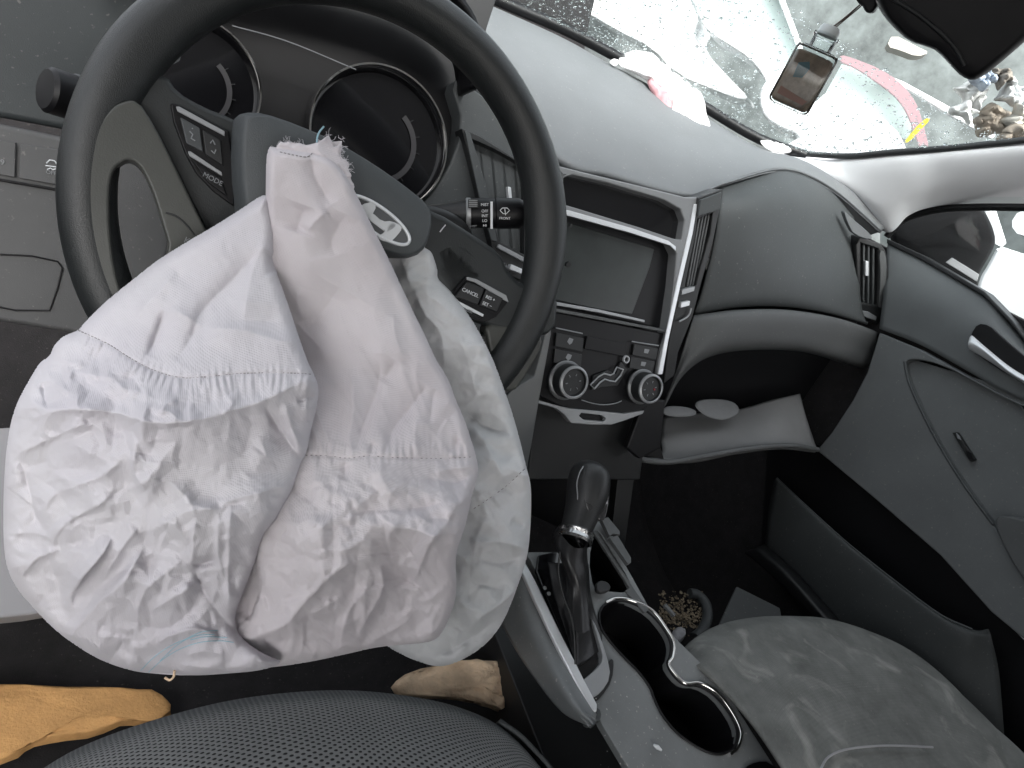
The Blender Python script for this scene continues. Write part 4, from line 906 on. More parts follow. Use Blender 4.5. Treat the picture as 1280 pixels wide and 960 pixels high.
# debris by the passenger side of the console
pdp = Plane(PZ(860, 765, -.62), (-.1, -.2, 1))
deb = bmesh.new(); R_ = random.Random(5)
for i in range(520):
    x = 850 + R_.gauss(0, 17); y = 768 + R_.gauss(0, 13)
    if not (822 < x < 885 and 738 < y < 800): continue
    c = pdp.at(x, y, R_.uniform(0, .006)); s = R_.uniform(.0010, .0030)
    bmesh.ops.create_icosphere(deb, subdivisions=1, radius=s, matrix=Matrix.Translation(c) @ Matrix.Rotation(R_.uniform(0, 3), 4, 'Z') @ Matrix.Diagonal((R_.uniform(.4, 1.5), R_.uniform(.4, 1.2), .5, 1)))
tag(link('crumbs', from_bm(deb), mat('crumb_brown', (.20, .16, .11), .9, var=.8, vscale=150), None, smooth=0), 'heap of brown crumbs and dried bits beside the console', 'crumbs', kind='stuff')
crumpled('paper_scrap', [(838, 790), (850, 782), (858, 790), (852, 804), (842, 806)], pdp, .006, .01, 90, M_sill, 'small crumpled pale scrap at the edge of the crumb heap', 'paper')
tp = thing('trim_loop', 'curved pale plastic offcut beside the crumb heap', 'trim piece', pdp.at(875, 765))
tube('loop', [pdp.at(*p, .008) for p in ((862, 742), (872, 744), (882, 755), (884, 772), (878, 788), (868, 797))], [.004, .008, .009, .010, .010, .007] if False else .008, M_panel, tp, seg=12, n=5)
cp = Plane(PZ(930, 765, -.60), (-.2, -.3, 1))
cbx = thing('folded_card', 'folded grey card standing on the passenger floor before the seat', 'card', cp.at(930, 765))
plate('panel', [(921, 733), (975, 760), (978, 776), (955, 792), (905, 800), (895, 790), (912, 752)], cp, .004, M_panel, cbx, h=.01, bevel=.001)
plate('flap', [(905, 800), (895, 790), (880, 800), (862, 812), (856, 826), (880, 822)], cp, .004, M_panel, cbx, h=.006, bevel=.001)
# small specks on the console
R_ = random.Random(11); bm = bmesh.new()
for i in range(45):
    x = R_.uniform(745, 900); y = R_.uniform(850, 960)
    if x > 770 + (y - 820) * .75: continue
    c = PT_.at(x, y, .0035); bmesh.ops.create_icosphere(bm, subdivisions=1, radius=R_.uniform(.0002, .0008), matrix=Matrix.Translation(c) @ Matrix.Diagonal((1, R_.uniform(.5, 1.6), .4, 1)))
for x, y, s in ((741, 857, .0016), (746, 860, .0012), (751, 857, .0012), (760, 836, .0012)):
    bmesh.ops.create_icosphere(bm, subdivisions=1, radius=s, matrix=Matrix.Translation(PT_.at(x, y, .004)))
tag(link('dust_specks', from_bm(bm), mat('speck', (.45, .44, .42), .9), None, smooth=0), 'pale dust specks scattered on the console top', 'dust', kind='stuff')
bm = bmesh.new(); tube_bm(bm, [PT_.at(*p, .004) for p in ((817, 931), (822, 934), (827, 938))], [.001, .0022, .001], 8)
tag(link('pale_chip', from_bm(bm), M_print, None), 'white oblong chip on the console beside the cup holder', 'chip')
tube('seam', [PZ(x, y, -.4605) for x, y in ((1024, 965), (1036, 946), (1062, 936), (1110, 932), (1166, 934))], .0011, M_sill, ps, n=5)
dd_ = thing('unseen_driver_door', 'unseen driver door panel added to cut low light from the left', 'car door', W(-.44, .2, -.85))  # out of view, added so side light enters only from above it
box('panel', (-.46, -.55, -.88), (-.41, .95, -.24), M_lower, dd_, bevel=.01)
# light sill by the driver door
se = thing('door_sill', 'pale grey door sill strip behind the left edge of the airbag', 'door sill', W(-.2, .8, -.85))
plate('sill_plate', [(-60, 538), (60, 530), (90, 600), (90, 760), (40, 768), (-60, 778)], Plane(PT(20, 650, .80), (.35, -.35, .85)), .03, M_sill, se, bevel=.004)

# ================================================================== WINDSHIELD, PILLAR, SIDE WINDOW, ROOF
wsd = thing('windshield', 'rain spotted windshield with black band along its base', 'windshield', W(.5, 1.05, .02))
base = [PY(300, -220, 1.10), PY(440, -104, 1.085), PY(580, -18, 1.07), PY(700, 36, 1.06), PY(760, 67, 1.05), PY(850, 117, 1.03), PY(940, 171, .985), PY(1003, 194, .94)]
Rt = [PY(1003, 194, .94), PY(1060, 197, .875), PY(1120, 192, .815), PY(1200, 186, .745), PY(1310, 174, .66)]
rows = []
for i, q in enumerate(Rt + [Rt[-1] + (Rt[-1] - Rt[-2]) * 1.6, Rt[-1] + (Rt[-1] - Rt[-2]) * 4]):
    dl = q - Rt[0]; rows.append([p + Vector((dl.x * (k / (len(base) - 1)) ** 2, dl.y, dl.z)) + Vector((0, 0, .0)) for k, p in enumerate(base)])
patch('glass', rows, M_glass, wsd, nu=8, nv=8, thick=0)
GW = np.array([catmull(r, 12) for r in rows]); GW = np.array([catmull(GW[:, j], 12) for j in range(GW.shape[1])])
tube('black_band', [p + Vector((0, -.006, .002)) for p in base], .0085, M_black, wsd, n=6, seg=10)
tube('seal', [p + Vector((-.004, -.002, .002)) for p in Rt], .005, M_dark, wsd, n=6, seg=10)
R_ = random.Random(3); nu_, nv_2 = GW.shape[:2]
tb_ = bmesh.new(); bmesh.ops.create_icosphere(tb_, subdivisions=1, radius=1); tb_.verts.ensure_lookup_table()
IV = np.array([v.co[:] for v in tb_.verts]); IF = np.array([[v.index for v in f.verts] for f in tb_.faces]); tb_.free(); DV = []; DF = []
for i in range(9500):
    u = R_.uniform(int(nu_ * .25), nu_ - 2); v_ = R_.uniform(0, nv_2 * .62); a, b = int(u), int(v_); fu, fv = u - a, v_ - b
    p = GW[a, b] * (1 - fu) * (1 - fv) + GW[a + 1, b] * fu * (1 - fv) + GW[a, b + 1] * (1 - fu) * fv + GW[a + 1, b + 1] * fu * fv
    e1_ = GW[a + 1, b] - GW[a, b]; e1_ /= np.linalg.norm(e1_); n_ = np.cross(e1_, GW[a, b + 1] - GW[a, b]); n_ /= np.linalg.norm(n_); e2_ = np.cross(n_, e1_)
    r_ = min(.0030, .00062 * math.exp(R_.gauss(0, .6)))
    DF.append(IF + len(DV) * 42 if False else IF + i * len(IV)); DV.append(p + (IV[:, :1] * e1_ * R_.uniform(.8, 1.2) + IV[:, 1:2] * e2_ * R_.uniform(.8, 1.6) + IV[:, 2:] * n_ * .5) * r_)
dme = bpy.data.meshes.new('m'); dme.from_pydata(np.vstack(DV).tolist(), [], np.vstack(DF).tolist()); dme.update()
m = bpy.data.materials.new('water_drop'); m.use_nodes = True; pb = m.node_tree.nodes['Principled BSDF']
pb.inputs['Base Color'].default_value = (.93, .97, .97, 1); pb.inputs['Roughness'].default_value = .04; pb.inputs['IOR'].default_value = 1.33; pb.inputs['Transmission Weight'].default_value = 1
link('raindrops', dme, m, wsd, smooth=180, kind='stuff')
pi_ = thing('pillar_trim', 'light grey windshield pillar trim above the passenger end of the dash', 'pillar trim', W(1.0, .9, .02))
Tt = [PY(984, 196, .935), PY(1030, 202, .90), PY(1060, 201, .87), PY(1120, 196, .81), PY(1160, 192, .775), PY(1200, 189, .74), PY(1310, 180, .655)]
Bt = [PY(1004, 209, .925), PY(1064, 252, .868), PY(1108, 290, .815), PY(1135, 270, .80), PY(1160, 260, .785), PY(1200, 256, .755), PY(1310, 258, .67)]
up_ = Vector((.02, .02, .0))
def bl(t, b, dy): return [lerp(a, c, t) + Vector((-b * .5, -b, 0)) * (1 if k else .3) for k, (a, c) in enumerate(zip(Tt, Bt))]
patch('trim', [[a + Vector((.01, .03, .0)) for a in Tt], Tt, bl(.22, .016, 0), bl(.55, .022, 0), bl(.85, .012, 0), Bt, [a + Vector((.03, .03, .0)) for a in Bt]], M_trim, pi_, nu=8, nv=8, thick=.003)
sw_ = thing('side_window', 'passenger side window with its black frame', 'window', W(1.14, .5, -.1))
PSW = Plane(W(1.135, 0, 0), (-1, 0, 0)); PSW.x = Vector((0, -1, 0)); PSW.y = Zv
plate('glass', [(1100, 300), (1120, 250), (1200, 246), (1320, 246), (1320, 470), (1240, 400), (1180, 350)], PSW, 0, M_glass, sw_, bevel=0)
tube('frame', [PSW.at(*p) for p in ((1108, 296), (1124, 278), (1146, 268), (1180, 261), (1230, 259), (1320, 260))], .006, M_black, sw_, n=5, seg=10)
# wing mirror housing seen through the side window
wm = thing('wing_mirror', 'black wing mirror housing seen through the passenger window', 'wing mirror', W(1.3, .8, -.1))
PWM = Plane(PX(1180, 300, 1.25), (-.8, -.55, .05))
dome('housing', [(1108, 300), (1122, 276), (1150, 262), (1190, 254), (1226, 256), (1240, 282), (1245, 304), (1234, 324), (1222, 344), (1222, 372), (1180, 350), (1140, 330)], PWM, .03, mat('mirror_housing', (.010, .010, .011), .8, spec=.1), wm, inset=.12, rnd=2, skirt=.05)
plate('pale_tab', [(1182, 328), (1190, 322), (1224, 343), (1221, 352)], PWM, .006, M_sill, wm, h=.055)
# unseen roof, with a rear shell added to cut light from behind
cb = thing('car_roof', 'unseen pale grey car roof with a rear shell added to shade the cabin', 'car roof', W(.4, -.3, .28))
box('headliner', (-.38, -1.6, .30), (1.10, .44, .33), M_head, cb, bevel=.01)
box('unseen_rear_wall', (-.42, -1.66, -.9), (1.15, -1.60, -.25), M_head, cb)
box('roof_side', (1.10, -1.6, .22), (1.16, .36, .33), M_head, cb, bevel=.01)
box('roof_side', (-.44, -1.6, .22), (-.38, .36, .33), M_head, cb, bevel=.01)
box('unseen_door_pillar', (1.10, -.45, -.9), (1.16, -.25, .25), M_head, cb, bevel=.01)
box('unseen_rear_door', (1.12, -1.6, -.9), (1.16, .25, -.05), M_dark, cb)
box('unseen_backrest', (-.12, -.46, -.62), (.36, -.30, -.12), M_dark, ds, bevel=.04)  # backrests out of view, added to block light from behind
box('unseen_backrest', (.64, -.46, -.62), (1.06, -.30, .02), M_dark, ps, bevel=.04)
# mirror over the windshield
rm = thing('rear_view_mirror', 'black rear view mirror housing hanging in the top right corner', 'mirror', PT(1200, 0, .52))
PRM = Plane(PT(1190, 40, .50), -(ray(1190, 40)))
dome('housing', [(1085, -60), (1092, -5), (1100, 14), (1114, 32), (1136, 52), (1158, 58), (1172, 64), (1190, 84), (1202, 96), (1216, 101), (1230, 95), (1258, 72), (1290, 44), (1330, 10), (1340, -60)], PRM, .022, M_black, rm, inset=.18, rnd=1, skirt=.02)
plate('mount', [(1068, -20), (1070, 2), (1078, 8), (1082, 16), (1090, 17), (1096, 8), (1098, -20)], PRM, .02, M_black, rm, h=-.01, bevel=.003)
tube('rib', [PRM.at(*p, .024) for p in ((1110, -5), (1150, 20), (1190, 55), (1206, 82))], .0015, M_dark, rm, n=4)
tube('rib', [PRM.at(*p, .012) for p in ((1280, 20), (1262, 44), (1240, 66))], .0012, M_dark, rm, n=4)
# hanging bottle (vertical in the car)
bo = thing('hanging_bottle', 'small glass bottle with dark liquid hanging on a string from the mirror', 'bottle', PT(1005, 95, .56))
nb = (CAM - PT(1005, 95, .56)); nb.z = 0; nb.normalize()
PB = Plane(PT(1005, 96, .56), nb); yx = Vector((0, 0, 1)).cross(nb).normalized()
def bbox_bm(w_, h_, d_, zc, r, seg=6, taper=1.0):
    bm = bmesh.new(); P = []
    for cx, cy, a0 in ((1, 1, 0), (-1, 1, 90), (-1, -1, 180), (1, -1, 270)):
        for k in range(seg + 1):
            a = rad(a0 + 90 * k / seg); P.append((cx * (w_ - r) + r * math.cos(a), cy * (d_ - r) + r * math.sin(a)))
    prev = None
    prof = [(-h_, .80), (-h_ + .0008, .93), (-h_ + .003, 1), (h_ - .004, 1), (h_ - .001, .95), (h_, .8)]
    for z, s in prof:
        cur = [bm.verts.new(PB.o + yx * (x * s) + nb * (y * s) + Zv * (zc + z)) for x, y in P]
        if prev:
            for i in range(len(P)): bm.faces.new((prev[i], prev[(i + 1) % len(P)], cur[(i + 1) % len(P)], cur[i]))
        else: bm.faces.new(cur)
        prev = cur
    bm.faces.new(prev); return bm
link('body', from_bm(bbox_bm(.0178, .0235, .009, -.002, .005)), M_jar, bo, smooth=50)
liq = mat('brown_liquid', (.26, .20, .155), .15, coat=.5, var=.5, vscale=60)
lq = link('liquid', from_bm(bbox_bm(.0162, .0205, .0078, -.0035, .004)), liq, bo, smooth=50)
o_ = PB.o
bm = bmesh.new(); vv = [bm.verts.new(o_ + nb * .0082 + yx * x + Zv * z) for x, z in ((-.0095, .007), (-.002, .0105), (.001, .006), (-.001, -.002), (-.008, -.004))]; bm.faces.new(vv)
link('tag_mark', from_bm(bm), mat('teal_print', (.05, .13, .16), .4), lq, smooth=0)
bm = bmesh.new(); vv = [bm.verts.new(o_ + nb * .0081 + yx * x + Zv * z) for x, z in ((-.013, -.019), (.010, -.020), (.012, -.016), (-.013, -.013))]; bm.faces.new(vv)
link('sediment', from_bm(bm), mat('sediment_red', (.26, .11, .075), .5), lq, smooth=0)
lathe('neck', o_ + Zv * .021, Zv, [(.0105, 0), (.0095, .002), (.0095, .009), (.0105, .010), (.0105, .012), (.0095, .0125)], M_jar, bo, 32)
lathe('stopper', o_ + Zv * .032, Zv, [(.0085, 0), (.0085, .005), (.007, .0075), (0, .008)], mat('clear_stopper', (.62, .66, .66), .15), bo, 28)
top_ = o_ + Zv * .038
mtp = PT(1075, 6, .545)
tube('string', [top_, lerp(top_, mtp, .5) + Vector((0, 0, -.001)), mtp], .0007, M_string, bo, seg=6, n=4)
tube('string', [top_ + yx * .002, lerp(top_, mtp, .5) + Vector((.001, 0, -.002)), mtp + Vector((.002, 0, 0))], .0005, M_string, bo, seg=6, n=4)
# tissue on the dash
PTi = Plane(PY(828, 122, .985), (-.15, -.55, .8))
crumpled('crumpled_tissue', [(772, 82), (774, 70), (788, 64), (806, 63), (824, 76), (838, 92), (856, 104), (872, 116), (881, 126), (882, 140), (888, 156), (888, 170), (876, 178), (856, 176), (842, 168), (832, 155), (842, 148), (840, 134), (826, 116), (812, 103), (792, 92)], PTi, .004, .015, 36, M_tissue, 'crumpled white tissue lying on the dash against the windshield', 'tissue')
crumpled('pink_cloth', [(808, 98), (818, 104), (832, 120), (842, 138), (840, 148), (832, 142), (820, 124), (810, 110)], PTi, .006, .012, 60, M_pink, 'narrow pink cloth strip under the white tissue on the dash', 'cloth')
crumpled('tissue_scrap', [(760, 77), (768, 74), (774, 80), (768, 84)], PTi, .006, .006, 90, M_tissue, 'tiny white tissue scrap left of the crumpled tissue', 'tissue')
crumpled('tissue_shred', [(948, 174), (960, 178), (976, 181), (990, 186), (988, 192), (972, 192), (956, 186)], Plane(PY(970, 185, .94), (-.2, -.6, .8)), .004, .008, 90, M_tissue, 'flat white shred at the passenger corner of the windshield base', 'tissue')

# ================================================================== OUTSIDE
def PO(D): return Plane(CAM + Vector((.72, .69, 0)) * D, (-.72, -.69, 0))
wc = thing('white_car', 'white wrecked car close ahead of the windshield, windows showing pale teal', 'car', (2.6, 2.6, 0))
O1 = PO(3.2); O2 = PO(3.6)
plate('front_pillar', [(660, -60), (707, 0), (772, 39), (814, 59), (845, 93), (898, 115), (929, 126), (936, 121), (918, 104), (884, 67), (866, 44), (864, 31), (872, 20), (859, -5), (850, -60)], O1, .5, M_paint, wc, rnd=1, bevel=.02)
plate('roof_rail', [(872, 20), (899, 28), (927, 44), (955, 64), (988, 84), (1012, 100), (1000, 130), (960, 110), (953, 92), (936, 72), (911, 56), (885, 40)], O1, .3, M_paint, wc, h=.08, rnd=1, bevel=.02)
plate('fender', [(948, 126), (952, 106), (968, 94), (1000, 96), (1012, 134), (1036, 112), (1055, 116), (1082, 129), (1107, 150), (1129, 170), (1140, 215), (1000, 225), (940, 200), (985, 180), (1002, 170), (974, 159), (955, 147)], O1, .8, M_paint, wc, h=.25, rnd=1, bevel=.04, seg=3)
plate('window', [(850, -60), (862, -5), (880, 20), (899, 28), (927, 44), (955, 66), (986, 84), (1000, 66), (999, 56), (970, -5), (950, -60)], O1, .02, M_tealglass, wc, h=-.05)
plate('rear_window', [(1030, 120), (1052, 80), (1092, 92), (1130, 116), (1142, 144), (1136, 176), (1100, 160)], O1, .02, M_tealglass, wc, h=-.05)
plate('thin_pillar', [(950, -60), (958, -60), (1004, 59), (999, 66)], O1, .05, M_paint, wc, bevel=.005)
plate('roof_edge', [(1108, 93), (1130, 102), (1192, 136), (1246, 168), (1240, 174), (1186, 143), (1146, 118), (1108, 98)], O1, .05, M_paint, wc, h=-.02, bevel=.005)
plate('red_stripe', [(1050, 68), (1068, 73), (1100, 86), (1125, 102), (1143, 124), (1151, 143), (1163, 190), (1152, 190), (1138, 150), (1129, 132), (1115, 116), (1090, 98), (1067, 83), (1050, 77)], O1, .03, M_red, wc, h=.02, rnd=1)
yp = plate('yellow_tape', [(1130, 178), (1139, 167), (1146, 158), (1160, 146), (1163, 150), (1150, 163), (1136, 178)], O1, .02, M_yellow, None, h=.3, rnd=1); tag(yp, 'strip of yellow tape above the white car fender', 'tape')
dv = thing('dark_van', 'dark grey wet van filling the background beyond the white car', 'van', (5, 5, 0))
plate('body', [(380, -300), (1400, -300), (1400, 330), (380, 330)], PO(6.0), .6, M_darkcar, dv, bevel=.02)
plate('pale_panel', [(690, -80), (740, 0), (775, 22), (800, 10), (800, -80)], PO(5.6), .2, M_paint, dv, rnd=1, bevel=.02)
plate('bumper', [(1108, 58), (1116, 42), (1146, 58), (1163, 66), (1146, 71), (1126, 63)], PO(5.2), .2, mat('beige_plastic', (.45, .42, .38), .5), dv, rnd=1)
wb = thing('white_sheet_car', 'white draped shape outside the passenger window', 'car', (2.2, .9, 0))
OS = Plane(W(1.75, 0, 0), (-1, -.1, 0)); 
plate('panel', [(1232, 330), (1246, 303), (1262, 312), (1330, 330), (1330, 560), (1262, 430), (1240, 396), (1216, 370), (1222, 346)], OS, .2, M_paint, wb, rnd=1, bevel=.02)
plate('strip', [(1224, 240), (1232, 240), (1238, 262), (1250, 300), (1243, 306), (1232, 275)], OS, .04, M_paint, wb, bevel=.004)
plate('corner', [(1262, 280), (1274, 262), (1330, 250), (1330, 300), (1274, 296)], OS, .1, M_paint, wb, h=-.2, rnd=1)
plate('dark_body', [(1100, 200), (1330, 200), (1330, 600), (1100, 500)], Plane(W(3.2, 0, 0), (-1, 0, 0)), .4, M_darkcar, wb)
bg_cols = [(.60, .60, .59), (.26, .22, .18), (.48, .49, .50), (.16, .14, .12), (.45, .43, .39), (.26, .30, .36)]
O3 = PO(2.8); R_ = random.Random(4)
for i, (x, y, s) in enumerate([(1215, 120, 20), (1240, 150, 22), (1262, 118, 18), (1250, 95, 16), (1274, 150, 20), (1228, 98, 13), (1205, 140, 14), (1268, 172, 18)]):
    poly = [(x + s * (1.1 + .6 * R_.uniform(-1, 1)) * math.cos(a), y + s * .85 * (1.1 + .6 * R_.uniform(-1, 1)) * math.sin(a)) for a in [k * math.pi / 7 for k in range(14)]]
    nm = ['torn white bag beside the dark pillar', 'brown cardboard heap low by the pillar', 'grey crumpled sheet right of the brown heap', 'dark brown rag under the mirror', 'cream crumpled paper at the right edge', 'bluish plastic bag under the mirror', 'white scrap left of the heap', 'pale wrapper lowest at the right edge'][i]
    crumpled('rubbish', poly, O3, .02 * i, .09, 22, mat('rubbish_%d' % i, bg_cols[i % 6], .8, var=.5, vscale=14), nm + ' seen through the windshield', 'rubbish', thick=.004)

# ================================================================== AIRBAG
bag = thing('airbag', 'large deflated white airbag hanging crumpled out of the steering wheel hub', 'airbag', PT(375, 200, .47))
def ridg(X, Y, s, sc, ax=1.0, ay=1.0, rot=0.0):
    c, d = math.cos(rot), math.sin(rot); x = (X * c + Y * d) / sc * ax; y = (-X * d + Y * c) / sc * ay
    wx = pnoise(x * .7 + 5, y * .7, s + 31) * .7; wy = pnoise(x * .7, y * .7 + 9, s + 47) * .7
    n = pnoise(x + wx, y + wy, s); return 1 - np.sqrt(n * n * 6 + .006)
def sm(a, b, x): t = np.clip((x - a) / (b - a), 0, 1); return t * t * (3 - 2 * t)
def cr3(X, Y, s, k1=1.0, k2=1.0, k3=1.0, rot=.5):
    return crumple(X, Y, s, 66, rot, 1.0, .7) * 12 * k1 + crumple(X, Y, s + 1, 31, rot + .5, 1.0, .75) * 8 * k2 + crumple(X, Y, s + 2, 14, rot) * 3.2 * k3 + crumple(X, Y, s + 3, 8, rot) * .9 * k3
def nA(X, Y):
    seamy = np.interp(X, [98, 135, 190, 230, 300, 390], [412, 430, 460, 472, 468, 468])
    low = sm(-10, 40, Y - seamy); calm = sm(150, 260, X) * (1 - sm(600, 680, Y))
    k = .20 + .80 * low * (1 - .5 * calm)
    return k * (cr3(X, Y, 1, rot=.9) + ridg(X, Y, 2, 70, rot=.9, ax=1.2, ay=.6) * 1.2) + pnoise(X / 70, Y / 70, 8) * 3 + pnoise(X / 9, Y / 9, 12) * .18
def nB(X, Y):
    low = sm(570, 610, Y); k = .2 + .95 * low
    return k * (cr3(X, Y, 11, rot=-.4) + ridg(X, Y, 12, 60, rot=-.5, ax=1.2, ay=.6) * 1.2) + ridg(X, Y, 15, 34, ax=1.3, ay=.4, rot=-.35) * 1.5 * (1 - low) * sm(330, 460, Y) + pnoise(X / 50, Y / 80, 18) * 4.5 + pnoise(X / 9, Y / 9, 19) * .15
def nC(X, Y):
    return cr3(X, Y, 21, 1.3, 1.25, 1.2, rot=-1.0) * 1.15 + ridg(X, Y, 22, 50, rot=-.9, ax=1.3, ay=.5) * 2.2 + pnoise(X / 50, Y / 60, 28) * 3
shA = Sheet([(335, 238), (340, 262), (344, 290), (342, 318), (346, 342), (356, 368), (366, 398), (376, 428), (386, 455), (393, 468), (399, 484), (396, 510), (388, 540), (384, 565), (376, 580), (366, 612), (346, 650), (328, 668), (320, 700), (306, 735), (296, 760), (293, 782), (304, 800), (332, 819), (356, 827), (330, 838), (285, 842), (240, 845), (205, 843), (170, 840), (140, 831), (115, 820), (80, 797), (55, 775), (40, 758), (22, 738), (10, 715), (5, 690), (4, 650), (5, 600), (8, 558), (15, 520), (25, 495), (38, 472), (50, 452), (62, 446), (68, 430), (80, 419), (97, 414), (108, 400), (130, 378), (165, 350), (195, 326), (230, 304), (265, 284), (300, 262)],
  [(335, 240, .455), (300, 262, .452), (200, 325, .445), (100, 412, .437), (10, 560, .425), (8, 690, .43), (60, 775, .435), (200, 840, .445), (350, 827, .45), (300, 640, .405), (200, 650, .395), (120, 620, .40), (200, 500, .405), (300, 480, .42), (395, 485, .435), (350, 360, .452), (250, 400, .425), (100, 500, .405), (390, 560, .44), (300, 760, .435), (180, 760, .42)],
  [([(20, 541), (60, 515), (110, 512), (150, 517), (190, 528), (240, 526), (285, 515), (331, 500), (365, 483), (385, 474), (397, 480)], 18, 40, 16),
   ([(24, 566), (80, 540), (110, 528)], 5, 12, 4),
   ([(176, 560), (161, 567), (131, 592), (111, 601), (90, 609), (66, 620), (54, 641), (47, 648)], 9.9, 12, 32),
   ([(139, 616), (127, 629), (101, 642), (79, 657), (67, 674), (66, 682)], 6, 4, 16),
   ([(169, 565), (167, 579), (171, 597), (183, 613)], 8, 26, 3), ([(183, 613), (206, 601), (225, 614), (240, 628)], 5, 10, 5),
   ([(207, 604), (222, 619), (237, 630), (275, 636), (282, 628), (320, 617), (363, 606)], 5, 7, 9), ([(200, 658), (222, 644), (254, 636), (273, 640)], 5, 5, 12),
   ([(220, 645), (222, 660), (237, 681)], 3.5, 6, 6), ([(288, 630), (286, 675), (285, 727), (286, 760)], 5, 10, 3), ([(273, 641), (273, 694), (282, 729)], 4, 8, 4), ([(245, 647), (241, 675), (241, 705)], 5, 12, 3),
   ([(241, 706), (256, 705), (273, 699)], -4, 4, 4), ([(243, 707), (251, 731), (266, 757), (281, 774), (300, 797)], -5, 6, 6),
   ([(7, 667), (24, 689), (52, 689)], 5, 10, 10), ([(9, 667), (47, 667), (66, 676)], 5, 15, 3), ([(26, 721), (45, 699), (75, 686)], 6, 12, 4), ([(92, 740), (105, 721), (129, 691), (139, 672)], 8, 16, 4),
   ([(127, 725), (142, 702), (159, 676), (178, 657)], 6, 8, 6), ([(135, 740), (159, 716), (174, 695), (180, 680)], 6, 6, 6), ([(85, 801), (122, 754), (152, 731), (175, 694)], 9, 5, 16), ([(87, 765), (94, 733), (128, 694)], 6, 14, 4),
   ([(171, 799), (175, 752), (195, 725), (218, 707)], 7, 6, 12), ([(188, 765), (215, 748), (248, 727)], 6, 6, 8), ([(122, 797), (145, 796), (167, 799)], 5, 5, 12), ([(130, 838), (149, 810), (152, 800)], -4, 5, 5), ([(158, 840), (166, 821), (167, 801)], 5, 4, 8),
   ([(195, 804), (216, 793), (246, 786), (274, 795)], 6, 4, 8), ([(220, 829), (246, 834), (280, 836)], 4, 5, 5), ([(227, 821), (255, 814), (280, 819)], 4, 5, 5),
   ([(341, 300), (295, 345), (252, 390), (240, 420), (220, 452)], -9, 22, 10), ([(341, 298), (324, 317), (316, 337), (308, 372), (306, 400)], 9, 34, 9), ([(345, 316), (341, 330), (346, 341)], -9, 5, 6),
   ([(205, 388), (198, 410), (185, 445)], -6, 10, 4), ([(213, 384), (240, 400), (250, 410)], 3, 6, 6), ([(255, 410), (305, 413), (345, 425), (372, 428)], 6, 10, 16), ([(220, 340), (195, 368), (170, 395)], 4, 12, 8),
   ([(60, 450), (100, 455), (93, 462), (120, 470), (160, 472)], 5, 10, 6), ([(52, 478), (60, 512)], -6, 8, 4), ([(93, 462), (75, 490)], 5, 10, 10), ([(200, 520), (208, 505), (222, 500)], 4, 4, 6), ([(278, 518), (290, 505), (284, 495)], 4, 4, 6),
   ([(330, 505), (345, 530), (375, 572)], -6, 4, 7), ([(356, 505), (368, 545), (380, 568)], 5, 5, 5), ([(322, 545), (332, 570), (312, 560)], 4, 6, 6), ([(371, 502), (385, 497), (396, 495)], -5, 4, 4), ([(18, 575), (30, 588), (45, 645), (60, 668)], -6, 6, 6), ([(30, 588), (48, 580), (62, 577)], -4, 5, 5)],
  [([(98, 413), (135, 430), (160, 446), (190, 462), (225, 472), (260, 471), (300, 467), (350, 466), (392, 468)], 5, 18)], nA, 16, 16)
